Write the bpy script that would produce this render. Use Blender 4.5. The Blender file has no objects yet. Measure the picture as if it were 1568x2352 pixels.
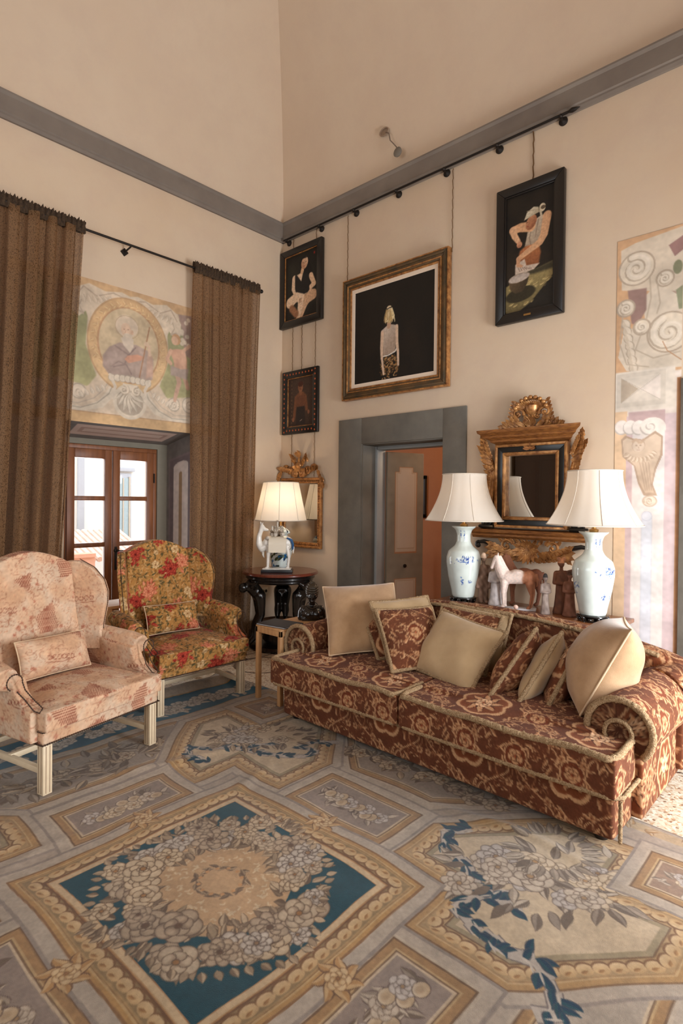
import bpy, math, random
import numpy as np
from mathutils import Matrix, Vector
random.seed(7); RS = np.random.RandomState(11)
PI = math.pi
SC = bpy.context.scene
COL = SC.collection
# ------------------------------------------------------------------ camera
cd = bpy.data.cameras.new('camera'); cam = bpy.data.objects.new('camera', cd); COL.objects.link(cam)
yaw, pitch, roll = 0.74685, -0.0089, 0.0104
F_ = Vector((math.cos(yaw)*math.cos(pitch), math.sin(yaw)*math.cos(pitch), math.sin(pitch)))
R_ = Vector((math.sin(yaw), -math.cos(yaw), 0)); U_ = R_.cross(F_)
RI = R_*math.cos(roll) + U_*math.sin(roll); UI = U_*math.cos(roll) - R_*math.sin(roll)
m = Matrix((RI, UI, -F_)).transposed().to_4x4(); m.translation = Vector((-4.58, -5.247, 1.6))
cam.matrix_world = m
cd.sensor_fit = 'VERTICAL'; cd.sensor_height = 36; cd.sensor_width = 24
cd.lens = 1309.0/2352*36; cd.shift_y = -14.6/2352; cd.clip_start = .02
SC.camera = cam
# ------------------------------------------------------------------ world, light, exposure
SC.view_settings.view_transform = 'Standard'; SC.view_settings.look = 'None'
SC.view_settings.gamma = 1; SC.view_settings.use_curve_mapping = False
SC.view_settings.exposure = -0.52
SC.cycles.use_denoising = True; SC.cycles.max_bounces = 8; SC.cycles.diffuse_bounces = 5
SC.cycles.glossy_bounces = 4; SC.cycles.transmission_bounces = 6; SC.cycles.transparent_max_bounces = 12
SC.cycles.sample_clamp_indirect = 6; SC.cycles.caustics_reflective = False; SC.cycles.caustics_refractive = False
W = bpy.data.worlds.new('sky'); SC.world = W; W.use_nodes = True
bg = W.node_tree.nodes['Background']; bg.inputs[0].default_value = (.86, .93, 1, 1); bg.inputs[1].default_value = 5

def area(name, loc, direction, sx, sy, power, color=(1, 1, 1), spread=180):
    l = bpy.data.lights.new(name, 'AREA'); l.shape = 'RECTANGLE'; l.size = sx; l.size_y = sy
    l.energy = power; l.color = color; l.spread = math.radians(spread)
    o = bpy.data.objects.new(name, l); COL.objects.link(o); o.location = loc
    o.rotation_euler = Vector(direction).to_track_quat('-Z', 'Y').to_euler()
    return o
# daylight entering through the openings of the room, plus an added west fill
area('daylight_south_door', (-1.25, -6.62, 1.15), (0, 1, 0), 1.3, 2.1, 400, (.93, .96, 1))
area('fill_west_window', (-6.62, -2.6, 2.9), (1, 0, .22), 2.2, 2.1, 15, (1, .95, .88), 140)  # added as general fill, tilted up so less reaches the floor
area('daylight_south_window', (-4.1, -6.62, 2.7), (0, 1, .15), 2.0, 2.7, 50, (1, .95, .88), 150)
area('daylight_terrace_door', (-1.88, .75, 1.2), (0, -1, -.05), .9, 1.9, 58, (.9, .95, 1))
def bulb(name, loc, power, color=(1, .72, .42), r=.04):
    l = bpy.data.lights.new(name, 'POINT'); l.energy = power; l.color = color; l.shadow_soft_size = r
    o = bpy.data.objects.new(name, l); COL.objects.link(o); o.location = loc
    return o
bulb('next_room_fill', (1.7, -2.2, 2.4), 62, (1, .78, .55), .2)  # unseen point light added to brighten the orange room
bulb('jar_lamp_bulb', (-.38, -.44, 1.58), 7.5, (1, .78, .55), .05)
bulb('console_lamp_bulb', (-.35, -3.80, 1.60), .7, (1, .7, .42), .05)
bulb('console_lamp_bulb', (-.35, -2.74, 1.60), .9, (1, .7, .42), .05)

# ------------------------------------------------------------------ colour and materials
def lin(c):
    c = np.asarray(c, float)/255.0
    return np.where(c <= .04045, c/12.92, ((c+.055)/1.055)**2.4)
def L4(c): return tuple(float(x) for x in lin(c)) + (1.0,)
def nd(t, k, **kw):
    n = t.nodes.new(k)
    for a, b in kw.items(): setattr(n, a, b)
    return n
MATS = {}
def mat(name, col=(200, 200, 200), rough=.6, metal=0., var=0., vs=8., col2=None, bump=0., bs=80., attr=False, coat=0.,
        translucent=0., alpha=1., emit=None, emitc=(255, 255, 255), spec=.5, sheen=0., stretch=None, trans=0., detail=4):
    if name in MATS: return MATS[name]
    m = bpy.data.materials.new(name); m.use_nodes = True; t = m.node_tree; L = t.links
    b = t.nodes['Principled BSDF']; out = t.nodes['Material Output']
    b.inputs['Roughness'].default_value = rough; b.inputs['Metallic'].default_value = metal
    b.inputs['Specular IOR Level'].default_value = spec; b.inputs['Coat Weight'].default_value = coat
    b.inputs['Sheen Weight'].default_value = sheen; b.inputs['Transmission Weight'].default_value = trans
    b.inputs['Alpha'].default_value = alpha
    tc = nd(t, 'ShaderNodeTexCoord'); mp = nd(t, 'ShaderNodeMapping'); L.new(tc.outputs['Object'], mp.inputs[0])
    if stretch: mp.inputs['Scale'].default_value = stretch
    if attr:
        src = nd(t, 'ShaderNodeVertexColor', layer_name='Col').outputs[0]
    else:
        r = nd(t, 'ShaderNodeRGB'); r.outputs[0].default_value = L4(col); src = r.outputs[0]
    if var > 0 or col2 is not None:
        n = nd(t, 'ShaderNodeTexNoise'); n.inputs['Scale'].default_value = vs; n.inputs['Detail'].default_value = detail
        n.inputs['Roughness'].default_value = .6
        L.new(mp.outputs[0], n.inputs['Vector'])
        ramp = nd(t, 'ShaderNodeMapRange'); ramp.inputs[1].default_value = .32; ramp.inputs[2].default_value = .68
        L.new(n.outputs['Fac'], ramp.inputs[0])
        mx = nd(t, 'ShaderNodeMix', data_type='RGBA')
        if col2 is not None:
            L.new(ramp.outputs[0], mx.inputs[0]); L.new(src, mx.inputs[6]); mx.inputs[7].default_value = L4(col2)
        else:
            mx.blend_type = 'MULTIPLY'; mx.inputs[0].default_value = 1
            rr = nd(t, 'ShaderNodeMapRange'); rr.inputs[3].default_value = 1-var; rr.inputs[4].default_value = 1+var*.6
            L.new(ramp.outputs[0], rr.inputs[0]); L.new(src, mx.inputs[6]); L.new(rr.outputs[0], mx.inputs[7])
        src = mx.outputs[2]
    L.new(src, b.inputs['Base Color'])
    if bump > 0:
        n2 = nd(t, 'ShaderNodeTexNoise'); n2.inputs['Scale'].default_value = bs; n2.inputs['Detail'].default_value = 3
        L.new(mp.outputs[0], n2.inputs['Vector'])
        bp = nd(t, 'ShaderNodeBump'); bp.inputs['Strength'].default_value = bump; bp.inputs['Distance'].default_value = .01
        L.new(n2.outputs['Fac'], bp.inputs['Height']); L.new(bp.outputs[0], b.inputs['Normal'])
    if emit:
        b.inputs['Emission Color'].default_value = L4(emitc); b.inputs['Emission Strength'].default_value = emit
    if translucent > 0:
        tr = nd(t, 'ShaderNodeBsdfTranslucent'); L.new(src, tr.inputs[0])
        ms = nd(t, 'ShaderNodeMixShader'); ms.inputs[0].default_value = translucent
        L.new(b.outputs[0], ms.inputs[1]); L.new(tr.outputs[0], ms.inputs[2]); L.new(ms.outputs[0], out.inputs[0])
    MATS[name] = m
    return m

# ------------------------------------------------------------------ objects
def obj(name, me, m=None, parent=None):
    o = bpy.data.objects.new(name, me); COL.objects.link(o)
    if m is not None:
        me.materials.clear(); me.materials.append(m)
    if parent is not None: o.parent = parent
    return o
def root(name, label, cat, loc=(0, 0, 0), rz=0., group=None):
    o = bpy.data.objects.new(name, None); COL.objects.link(o); o.location = loc; o.rotation_euler = (0, 0, rz)
    o.empty_display_size = .1
    return tag(o, label, cat, group)
def tag(o, label, cat, group=None):
    o['label'] = label; o['category'] = cat
    if group: o['group'] = group
    return o
def struct(o):
    o['kind'] = 'structure'; return o
def rotz(a): return np.array([[math.cos(a), -math.sin(a), 0], [math.sin(a), math.cos(a), 0], [0, 0, 1.]])
def roty(a): return np.array([[math.cos(a), 0, math.sin(a)], [0, 1, 0], [-math.sin(a), 0, math.cos(a)]])
def rotx(a): return np.array([[1, 0, 0], [0, math.cos(a), -math.sin(a)], [0, math.sin(a), math.cos(a)]])
class MB:
    def __init__(s): s.v = []; s.f = []; s.n = 0
    def add(s, V, F):
        V = np.asarray(V, float).reshape(-1, 3); s.v.append(V); k = s.n
        s.f += [tuple(int(i)+k for i in f) for f in F]; s.n += len(V); return s
    def box(s, c, d, R=None):
        d = np.asarray(d)/2.
        V = np.array([[x, y, z] for x in (-1, 1) for y in (-1, 1) for z in (-1, 1)])*d
        if R is not None: V = V@np.asarray(R).T
        return s.add(V+np.asarray(c), [(0, 1, 3, 2), (4, 6, 7, 5), (0, 4, 5, 1), (2, 3, 7, 6), (0, 2, 6, 4), (1, 5, 7, 3)])
    def bx(s, x0, x1, y0, y1, z0, z1): return s.box(((x0+x1)/2, (y0+y1)/2, (z0+z1)/2), (abs(x1-x0), abs(y1-y0), abs(z1-z0)))
    def grid(s, P, cu=False, cv=False, caps=False):
        P = np.asarray(P, float); nv, nu = P.shape[:2]
        iv = np.arange(nv if cv else nv-1); iu = np.arange(nu if cu else nu-1)
        A, B = np.meshgrid(iv, iu, indexing='ij'); A = A.ravel(); B = B.ravel(); A2 = (A+1) % nv; B2 = (B+1) % nu
        F = np.stack([A*nu+B, A*nu+B2, A2*nu+B2, A2*nu+B], 1).tolist()
        if caps: F += [list(range(nu))[::-1], [(nv-1)*nu+i for i in range(nu)]]
        return s.add(P.reshape(-1, 3), F)
    def lathe(s, prof, c=(0, 0, 0), n=32, sq=None, R=None):
        a = np.linspace(0, 2*PI, n, endpoint=False)
        P = np.array([[(r*math.cos(t), r*math.sin(t), z) for t in a] for r, z in prof])
        if R is not None: P = P@np.asarray(R).T
        return s.grid(P+np.asarray(c), cu=True, caps=True)
    def ell(s, c, r, R=None, n=12, m=8):
        prof = [(math.sin(PI*i/m), -math.cos(PI*i/m)) for i in range(m+1)]
        prof[0] = (1e-3, -1); prof[-1] = (1e-3, 1)
        a = np.linspace(0, 2*PI, n, endpoint=False)
        if np.isscalar(r): r = (r, r, r)
        P = np.array([[(q*math.cos(t), q*math.sin(t), z) for t in a] for q, z in prof])*np.asarray(r)
        if R is not None: P = P@np.asarray(R).T
        return s.grid(P+np.asarray(c), cu=True, caps=True)
    def tube(s, path, r, n=8, closed=False, flat=None, up=(0, 0, 1)):
        path = np.asarray(path, float); k = len(path)
        r = np.full(k, r) if np.isscalar(r) else np.interp(np.linspace(0, 1, k), np.linspace(0, 1, len(r)), r)
        T = np.zeros_like(path)
        if closed: T = np.roll(path, -1, 0)-np.roll(path, 1, 0)
        else: T[1:-1] = path[2:]-path[:-2]; T[0] = path[1]-path[0]; T[-1] = path[-1]-path[-2]
        T /= np.linalg.norm(T, axis=1)[:, None]+1e-9
        upv = np.asarray(up, float)
        if abs(T[0]@upv) > .9: upv = np.array([1., 0, 0]) if abs(T[0][0]) < .9 else np.array([0, 1., 0])
        N = np.zeros_like(path); x = upv
        for i in range(k):
            x = x-T[i]*(x@T[i]); x = x/(np.linalg.norm(x)+1e-9); N[i] = x
        B = np.cross(T, N); a = np.linspace(0, 2*PI, n, endpoint=False)
        fl = 1. if flat is None else flat
        P = path[:, None]+r[:, None, None]*(np.cos(a)[None, :, None]*N[:, None]*fl+np.sin(a)[None, :, None]*B[:, None])
        return s.grid(P, cu=True, cv=closed, caps=not closed)
    def cap(s, p, q, r1, r2=None, n=10):
        r2 = r1 if r2 is None else r2; p = np.asarray(p, float); q = np.asarray(q, float)
        s.tube([p, q], [r1, r2], n); s.ell(p, r1, n=n, m=6); return s.ell(q, r2, n=n, m=6)
    def prism(s, pts, o, ax, ay, az, d):
        """outline pts in axes ax, ay; thickness d along az"""
        pts = np.asarray(pts, float); n = len(pts); ax, ay, az, o = map(lambda q: np.asarray(q, float), (ax, ay, az, o))
        A = o+pts[:, :1]*ax+pts[:, 1:]*ay; B = A+az*d
        return s.add(np.vstack([A, B]), [tuple(range(n))[::-1], tuple(range(n, 2*n))]+[(i, (i+1) % n, n+(i+1) % n, n+i) for i in range(n)])
    def mesh(s, name='m'):
        V = np.vstack(s.v) if s.v else np.zeros((0, 3))
        me = bpy.data.meshes.new(name)
        me.from_pydata(V.tolist(), [], s.f); me.validate(verbose=False); me.update(); return me
    def build(s, name, m=None, parent=None, smooth=True, voxel=None, sm=0, bevel=0., color=None, sub=0, loc=None, sharp=40, seg=2, adapt=0., disp=None):
        me = s.mesh(name)
        o = bpy.data.objects.new(name, me); COL.objects.link(o)
        mods = False
        if bevel:
            q = o.modifiers.new('b', 'BEVEL'); q.width = bevel; q.segments = seg; q.limit_method = 'ANGLE'; q.angle_limit = .6; mods = True
        if voxel:
            q = o.modifiers.new('r', 'REMESH'); q.mode = 'VOXEL'; q.voxel_size = voxel; mods = True
        if sm:
            q = o.modifiers.new('s', 'SMOOTH'); q.factor = .5; q.iterations = sm; mods = True
        if sub:
            q = o.modifiers.new('u', 'SUBSURF'); q.levels = sub; q.render_levels = sub; mods = True
        if mods:
            dg = bpy.context.evaluated_depsgraph_get(); me2 = bpy.data.meshes.new_from_object(o.evaluated_get(dg))
            o.modifiers.clear(); o.data = me2; bpy.data.meshes.remove(me); me = me2; me.name = name
        if disp is not None:
            n = len(me.vertices); V = np.empty(n*3); me.vertices.foreach_get('co', V); V = V.reshape(-1, 3)
            me.vertices.foreach_set('co', disp(V).ravel()); me.update()
        if smooth:
            me.shade_smooth()
            if not voxel and not sub: me.set_sharp_from_angle(angle=math.radians(sharp))
        if color is not None: paint(me, color)
        if m is not None:
            me.materials.clear(); me.materials.append(m)
        if parent is not None: o.parent = parent
        if loc is not None: o.location = loc
        return o
def paint(me, fn):
    n = len(me.vertices); V = np.empty(n*3, np.float32); me.vertices.foreach_get('co', V); V = V.reshape(-1, 3)
    N = np.empty(n*3, np.float32); me.vertex_normals.foreach_get('vector', N); N = N.reshape(-1, 3)
    c = np.ones((n, 4), np.float32); c[:, :3] = lin(np.clip(fn(V, N), 0, 255))
    a = me.color_attributes.get('Col') or me.color_attributes.new('Col', 'FLOAT_COLOR', 'POINT')
    a.data.foreach_set('color', c.ravel())
def big_grid(name, P, cols, m, parent=None):
    """dense grid mesh from numpy; cols = per-vertex srgb 0-255"""
    nv, nu = P.shape[:2]; me = bpy.data.meshes.new(name); n = nv*nu; nf = (nv-1)*(nu-1)
    me.vertices.add(n); me.vertices.foreach_set('co', P.reshape(-1).astype(np.float32))
    A, B = np.meshgrid(np.arange(nv-1), np.arange(nu-1), indexing='ij'); A = A.ravel(); B = B.ravel()
    F = np.stack([A*nu+B, A*nu+B+1, (A+1)*nu+B+1, (A+1)*nu+B], 1).astype(np.int32)
    me.loops.add(nf*4); me.loops.foreach_set('vertex_index', F.ravel())
    me.polygons.add(nf); me.polygons.foreach_set('loop_start', np.arange(nf, dtype=np.int32)*4)
    me.update(calc_edges=True); me.validate(); me.shade_smooth()
    c = np.ones((n, 4), np.float32); c[:, :3] = lin(np.clip(cols.reshape(-1, 3), 0, 255))
    a = me.color_attributes.new('Col', 'FLOAT_COLOR', 'POINT'); a.data.foreach_set('color', c.ravel())
    return obj(name, me, m, parent)

# ------------------------------------------------------------------ painter: pigments laid into an array, read back per vertex
class Cv:
    def __init__(s, x0, y0, x1, y1, ppu, bg, tile=False):
        s.x0, s.y0, s.ppu, s.tile = x0, y0, ppu, tile; s.W, s.H = x1-x0, y1-y0
        s.w, s.h = int(round(s.W*ppu)), int(round(s.H*ppu)); s.a = np.empty((s.h, s.w, 3), np.float32); s.a[:] = bg
    def _do(s, bb, fn):
        offs = [(i*s.W, j*s.H) for i in (-1, 0, 1) for j in (-1, 0, 1)] if s.tile else [(0, 0)]
        for ox, oy in offs:
            i0 = max(0, int((bb[0]+ox-s.x0)*s.ppu)-1); i1 = min(s.w, int((bb[2]+ox-s.x0)*s.ppu)+2)
            j0 = max(0, int((bb[1]+oy-s.y0)*s.ppu)-1); j1 = min(s.h, int((bb[3]+oy-s.y0)*s.ppu)+2)
            if i0 >= i1 or j0 >= j1: continue
            X, Y = np.meshgrid((np.arange(i0, i1)+.5)/s.ppu+s.x0-ox, (np.arange(j0, j1)+.5)/s.ppu+s.y0-oy)
            r = fn(X, Y)
            if r is None: continue
            msk, col = r; d = s.a[j0:j1, i0:i1]
            d += (np.asarray(col, np.float32)-d)*msk[..., None].astype(np.float32)
    def wash(s, col, k): s.a += (np.asarray(col, np.float32)-s.a)*k
    def poly(s, P, col, op=1., soft=0., grad=None):
        P = np.asarray(P, float); e = 1./s.ppu
        def fn(X, Y):
            sd = np.full(X.shape, 1e9); ins = np.zeros(X.shape, bool); n = len(P)
            for i in range(n):
                ax, ay = P[i]; bx, by = P[(i+1) % n]; dx, dy = bx-ax, by-ay
                t = np.clip(((X-ax)*dx+(Y-ay)*dy)/(dx*dx+dy*dy+1e-12), 0, 1)
                sd = np.minimum(sd, (X-ax-t*dx)**2+(Y-ay-t*dy)**2)
                c = (ay > Y) != (by > Y)
                ins ^= c & (X < (bx-ax)*(Y-ay)/((by-ay) if by != ay else 1e-9)+ax)
            sd = np.sqrt(sd)*np.where(ins, -1, 1)
            mk = np.clip(.5-sd/(e+soft), 0, 1)*op
            if grad is not None:
                c2, gx, gy, l = grad; k = np.clip(((X-P[:, 0].mean())*gx+(Y-P[:, 1].mean())*gy)/l*.5+.5, 0, 1)[..., None]
                return mk, np.asarray(col)*(1-k)+np.asarray(c2)*k
            return mk, col
        s._do((P[:, 0].min()-soft, P[:, 1].min()-soft, P[:, 0].max()+soft, P[:, 1].max()+soft), fn)
    def rect(s, x0, y0, x1, y1, col, op=1.): s.poly([(x0, y0), (x1, y0), (x1, y1), (x0, y1)], col, op)
    def ell(s, x, y, rx, ry, col, ang=0., op=1., soft=0., col2=None, ring=None, gx=0., gy=1.):
        c, q = math.cos(ang), math.sin(ang); e = 1./s.ppu; R = max(rx, ry)+soft
        def fn(X, Y):
            u = ((X-x)*c+(Y-y)*q)/rx; v = (-(X-x)*q+(Y-y)*c)/ry; d = (np.sqrt(u*u+v*v)-1)*min(rx, ry)
            if ring: d = np.abs(d)-ring/2
            mk = np.clip(.5-d/(e+soft), 0, 1)*op
            if col2 is not None:
                k = np.clip(.5+.5*((X-x)*gx+(Y-y)*gy)/R, 0, 1)[..., None]
                return mk, np.asarray(col)*(1-k)+np.asarray(col2)*k
            return mk, col
        s._do((x-R-(ring or 0), y-R-(ring or 0), x+R+(ring or 0), y+R+(ring or 0)), fn)
    def line(s, P, w, col, op=1., w2=None, soft=0.):
        P = np.asarray(P, float); e = 1./s.ppu; n = len(P)-1; w2 = w if w2 is None else w2
        def fn(X, Y):
            sd = np.full(X.shape, 1e9)
            for i in range(n):
                ax, ay = P[i]; bx, by = P[i+1]; dx, dy = bx-ax, by-ay
                t = np.clip(((X-ax)*dx+(Y-ay)*dy)/(dx*dx+dy*dy+1e-12), 0, 1)
                ww = (w+(w2-w)*(i+t)/n)/2
                sd = np.minimum(sd, np.sqrt((X-ax-t*dx)**2+(Y-ay-t*dy)**2)-ww)
            return np.clip(.5-sd/(e+soft), 0, 1)*op, col
        q = max(w, w2)+soft
        s._do((P[:, 0].min()-q, P[:, 1].min()-q, P[:, 0].max()+q, P[:, 1].max()+q), fn)
    def leaf(s, x, y, l, w, ang, c1, c2, out=None, bend=0.):
        t = np.linspace(0, 1, 9); c, q = math.cos(ang), math.sin(ang)
        def pts(k, side=0):
            hw = w*np.sin(PI*t**.8)*.5*k; cx = t*l; cy = bend*l*np.sin(PI*t*.5)**2
            up = np.stack([cx, cy+hw], 1); dn = np.stack([cx, cy-hw], 1); md = np.stack([cx, cy], 1)
            A = up if side >= 0 else md; B = (dn if side <= 0 else md)[::-1][1:-1]
            Q = np.vstack([A, B]); return np.stack([x+Q[:, 0]*c-Q[:, 1]*q, y+Q[:, 0]*q+Q[:, 1]*c], 1)
        if out is not None: s.poly(pts(1.35), out)
        s.poly(pts(1.), c1); s.poly(pts(.92, 1), c2)
    def flower(s, x, y, r, pal, n=6, rings=2, rot=None, sq=1.):
        """pal = (dark outline, mid, light, heart)"""
        rot = random.random()*6 if rot is None else rot; dk, md, lt, hc = map(np.asarray, pal)
        for k in range(rings):
            rr = r*(1-.36*k)
            for i in range(n):
                a = rot+k*.5+2*PI*i/n; jj = random.uniform(.85, 1.12)
                px, py = x+math.cos(a)*rr*.58*sq, y+math.sin(a)*rr*.58
                pw, pl = rr*2.1/n*1.25, rr*.46*jj
                s.ell(px, py, pl+r*.05, pw+r*.05, dk, a)
                s.ell(px, py, pl, pw, md+(lt-md)*random.uniform(0, .35), a)
                s.ell(px+math.cos(a)*pl*.34, py+math.sin(a)*pl*.34, pl*.6, pw*.72, lt, a, op=.85, soft=r*.1)
        s.ell(x, y, r*.2, r*.2, dk); s.ell(x, y, r*.14, r*.14, hc)
    def spray(s, x, y, r, n, pal, lp, seed=None, n2=5):
        """loose bunch: leaves radiating, then flowers"""
        for i in range(n*3):
            a = random.random()*2*PI; d = r*random.uniform(.3, .75)
            s.leaf(x+math.cos(a)*d, y+math.sin(a)*d, r*random.uniform(.3, .5), r*.16, a+random.uniform(-.6, .6), random.choice(lp), random.choice(lp), lp[0], random.uniform(-.3, .3))
        for i in range(n):
            a = random.random()*2*PI; d = r*random.uniform(0, .6)
            s.flower(x+math.cos(a)*d, y+math.sin(a)*d, r*random.uniform(.18, .32), random.choice(pal), n=random.choice((5, 6, 7)))
    def noise(s, amt, cell, per=False):
        k = max(2, int(s.h/(cell*s.ppu))); kw = max(2, int(s.w/(cell*s.ppu)))
        g = RS.rand(k, kw)
        if s.tile: g = np.vstack([g, g[:1]]); g = np.hstack([g, g[:, :1]])
        yy = np.linspace(0, g.shape[0]-1.001, s.h); xx = np.linspace(0, g.shape[1]-1.001, s.w)
        j = yy.astype(int); i = xx.astype(int); fy = (yy-j)[:, None]; fx = (xx-i)[None]
        v = g[j][:, i]*(1-fy)*(1-fx)+g[j+1][:, i]*fy*(1-fx)+g[j][:, i+1]*(1-fy)*fx+g[j+1][:, i+1]*fy*fx
        s.a *= (1+(v-.5)[..., None]*2*amt).astype(np.float32)
    def sample(s, x, y):
        fx = (np.asarray(x)-s.x0)*s.ppu-.5; fy = (np.asarray(y)-s.y0)*s.ppu-.5
        i = np.floor(fx).astype(int); j = np.floor(fy).astype(int); u = (fx-i)[..., None]; v = (fy-j)[..., None]
        if s.tile: i0, i1, j0, j1 = i % s.w, (i+1) % s.w, j % s.h, (j+1) % s.h
        else:
            i0 = np.clip(i, 0, s.w-1); i1 = np.clip(i+1, 0, s.w-1); j0 = np.clip(j, 0, s.h-1); j1 = np.clip(j+1, 0, s.h-1)
        return s.a[j0, i0]*(1-u)*(1-v)+s.a[j0, i1]*u*(1-v)+s.a[j1, i0]*(1-u)*v+s.a[j1, i1]*u*v
def boxmap(cv, off=(0, 0)):
    """cloth laid over a padded shape: weave follows the dominant face"""
    def fn(V, N):
        a = np.abs(N); k = np.argmax(a*np.array([1, 1, 1.05]), axis=1)
        u = np.where(k == 0, V[:, 1], V[:, 0]); v = np.where(k == 2, V[:, 1], V[:, 2])
        return cv.sample(u+off[0]+k*.13, v+off[1])
    return fn
def flat_panel(name, cv, o, ax, ay, x0, x1, y0, y1, step, m, parent=None, smooth_z=None):
    """painted panel in the plane (ax, ay) through o"""
    nx = int((x1-x0)/step)+2; ny = int((y1-y0)/step)+2
    X, Y = np.meshgrid(np.linspace(x0, x1, nx), np.linspace(y0, y1, ny))
    P = np.asarray(o, float)+X[..., None]*np.asarray(ax, float)+Y[..., None]*np.asarray(ay, float)
    return big_grid(name, P, cv.sample(X, Y), m, parent)
# ------------------------------------------------------------------ the room
def plaster(name, c1, c2, c3, vs=.9, bump=.12):
    m = mat(name, c1, rough=.62, col2=c2, vs=vs, bump=bump, bs=14, spec=.3, detail=6)
    t = m.node_tree; L = t.links; b = t.nodes['Principled BSDF']; src = b.inputs['Base Color'].links[0].from_socket
    n = nd(t, 'ShaderNodeTexNoise'); n.inputs['Scale'].default_value = 3.1; n.inputs['Detail'].default_value = 8
    n.inputs['Roughness'].default_value = .7
    tc = nd(t, 'ShaderNodeTexCoord'); L.new(tc.outputs['Object'], n.inputs['Vector'])
    mr = nd(t, 'ShaderNodeMapRange'); mr.inputs[1].default_value = .45; mr.inputs[2].default_value = .75; mr.inputs[4].default_value = .6
    L.new(n.outputs['Fac'], mr.inputs[0]); mx = nd(t, 'ShaderNodeMix', data_type='RGBA')
    L.new(mr.outputs[0], mx.inputs[0]); L.new(src, mx.inputs[6]); mx.inputs[7].default_value = L4(c3)
    L.new(mx.outputs[2], b.inputs['Base Color']); return m
WALL = plaster('wall_plaster', (206, 186, 162), (201, 177, 150), (194, 170, 150))
VAULT = plaster('vault_plaster', (212, 193, 170), (206, 184, 160), (200, 178, 158), .6)
STONE = mat('grey_stone', (114, 108, 98), rough=.8, col2=(94, 90, 82), vs=3, bump=.25, bs=30)
CORN = mat('painted_cornice', (128, 117, 106), rough=.75, col2=(112, 101, 92), vs=2.2, bump=.15, bs=20)
FRES = mat('fresco_paint', rough=.8, attr=True, var=.08, vs=6, bump=.12, bs=25)
PAINT = mat('painted_plaster', rough=.7, attr=True, var=.06, vs=9)
DARKIRON = mat('dark_iron', (38, 32, 28), rough=.5, metal=.6)
GLASS = mat('window_glass', (255, 255, 255), rough=0., trans=1., spec=.5)
def glass_fix():
    t = GLASS.node_tree; L = t.links; out = t.nodes['Material Output']
    g = nd(t, 'ShaderNodeBsdfGlossy'); g.inputs['Roughness'].default_value = .02
    tr = nd(t, 'ShaderNodeBsdfTransparent'); fr = nd(t, 'ShaderNodeFresnel'); fr.inputs[0].default_value = 1.45
    ms = nd(t, 'ShaderNodeMixShader'); L.new(fr.outputs[0], ms.inputs[0]); L.new(tr.outputs[0], ms.inputs[1]); L.new(g.outputs[0], ms.inputs[2])
    L.new(ms.outputs[0], out.inputs[0])
glass_fix()
H = 4.92; S = -6.5                      # wall height under the vault, far extent of room
# left wall (with terrace door opening)
b = MB(); T = .62
b.bx(S-.3, -2.54, 0, T, 0, 5.2).bx(-1.22, .35, 0, T, 0, 5.2).bx(-2.54, -1.22, 0, T, 2.30, 5.2)
wl = struct(b.build('wall_left', WALL, smooth=False))
b = MB(); b.bx(0, .35, S-.3, -5.6, 0, 5.2).bx(0, .35, -4.6, -2.305, 0, 5.2).bx(0, .35, -1.30, 0, 0, 5.2)
b.bx(0, .35, -2.305, -1.30, 2.20, 5.2).bx(0, .35, -5.6, -4.6, 2.2, 5.2)
wr = struct(b.build('wall_right', WALL, smooth=False))
b = MB(); b.bx(S-.3, -5.2, S-.3, S, 0, 5.2).bx(-3.1, -1.95, S-.3, S, 0, 5.2).bx(-.55, 0, S-.3, S, 0, 5.2)
b.bx(-5.2, -3.1, S-.3, S, 0, 1.0).bx(-5.2, -3.1, S-.3, S, 4.1, 5.2).bx(-1.95, -.55, S-.3, S, 2.35, 5.2)
wn = struct(b.build('wall_near', WALL, smooth=False))
b = MB(); b.bx(S-.3, S, S, -3.8, 0, 5.2).bx(S-.3, S, -1.4, 0, 0, 5.2).bx(S-.3, S, -3.8, -1.4, 0, .7).bx(S-.3, S, -3.8, -1.4, 4.0, 5.2)
wbk = struct(b.build('wall_behind', WALL, smooth=False))
# vault springing from the cornice
b = MB(); tt = np.linspace(0, PI/2, 25); ce = S/2
for k in range(4):
    P = []
    for t in tt:
        o = 3.25*(1-math.cos(t)); z = H+2.7*math.sin(t); h = 3.25-o
        a = np.array([[-h, h], [h, h]])
        q = a@np.array([[math.cos(k*PI/2), -math.sin(k*PI/2)], [math.sin(k*PI/2), math.cos(k*PI/2)]]).T+ce
        P.append([(q[0][0]*(1-s)+q[1][0]*s, q[0][1]*(1-s)+q[1][1]*s, z) for s in np.linspace(0, 1, 9)])
    b.grid(P)
struct(b.build('ceiling', VAULT, sharp=30))
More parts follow.
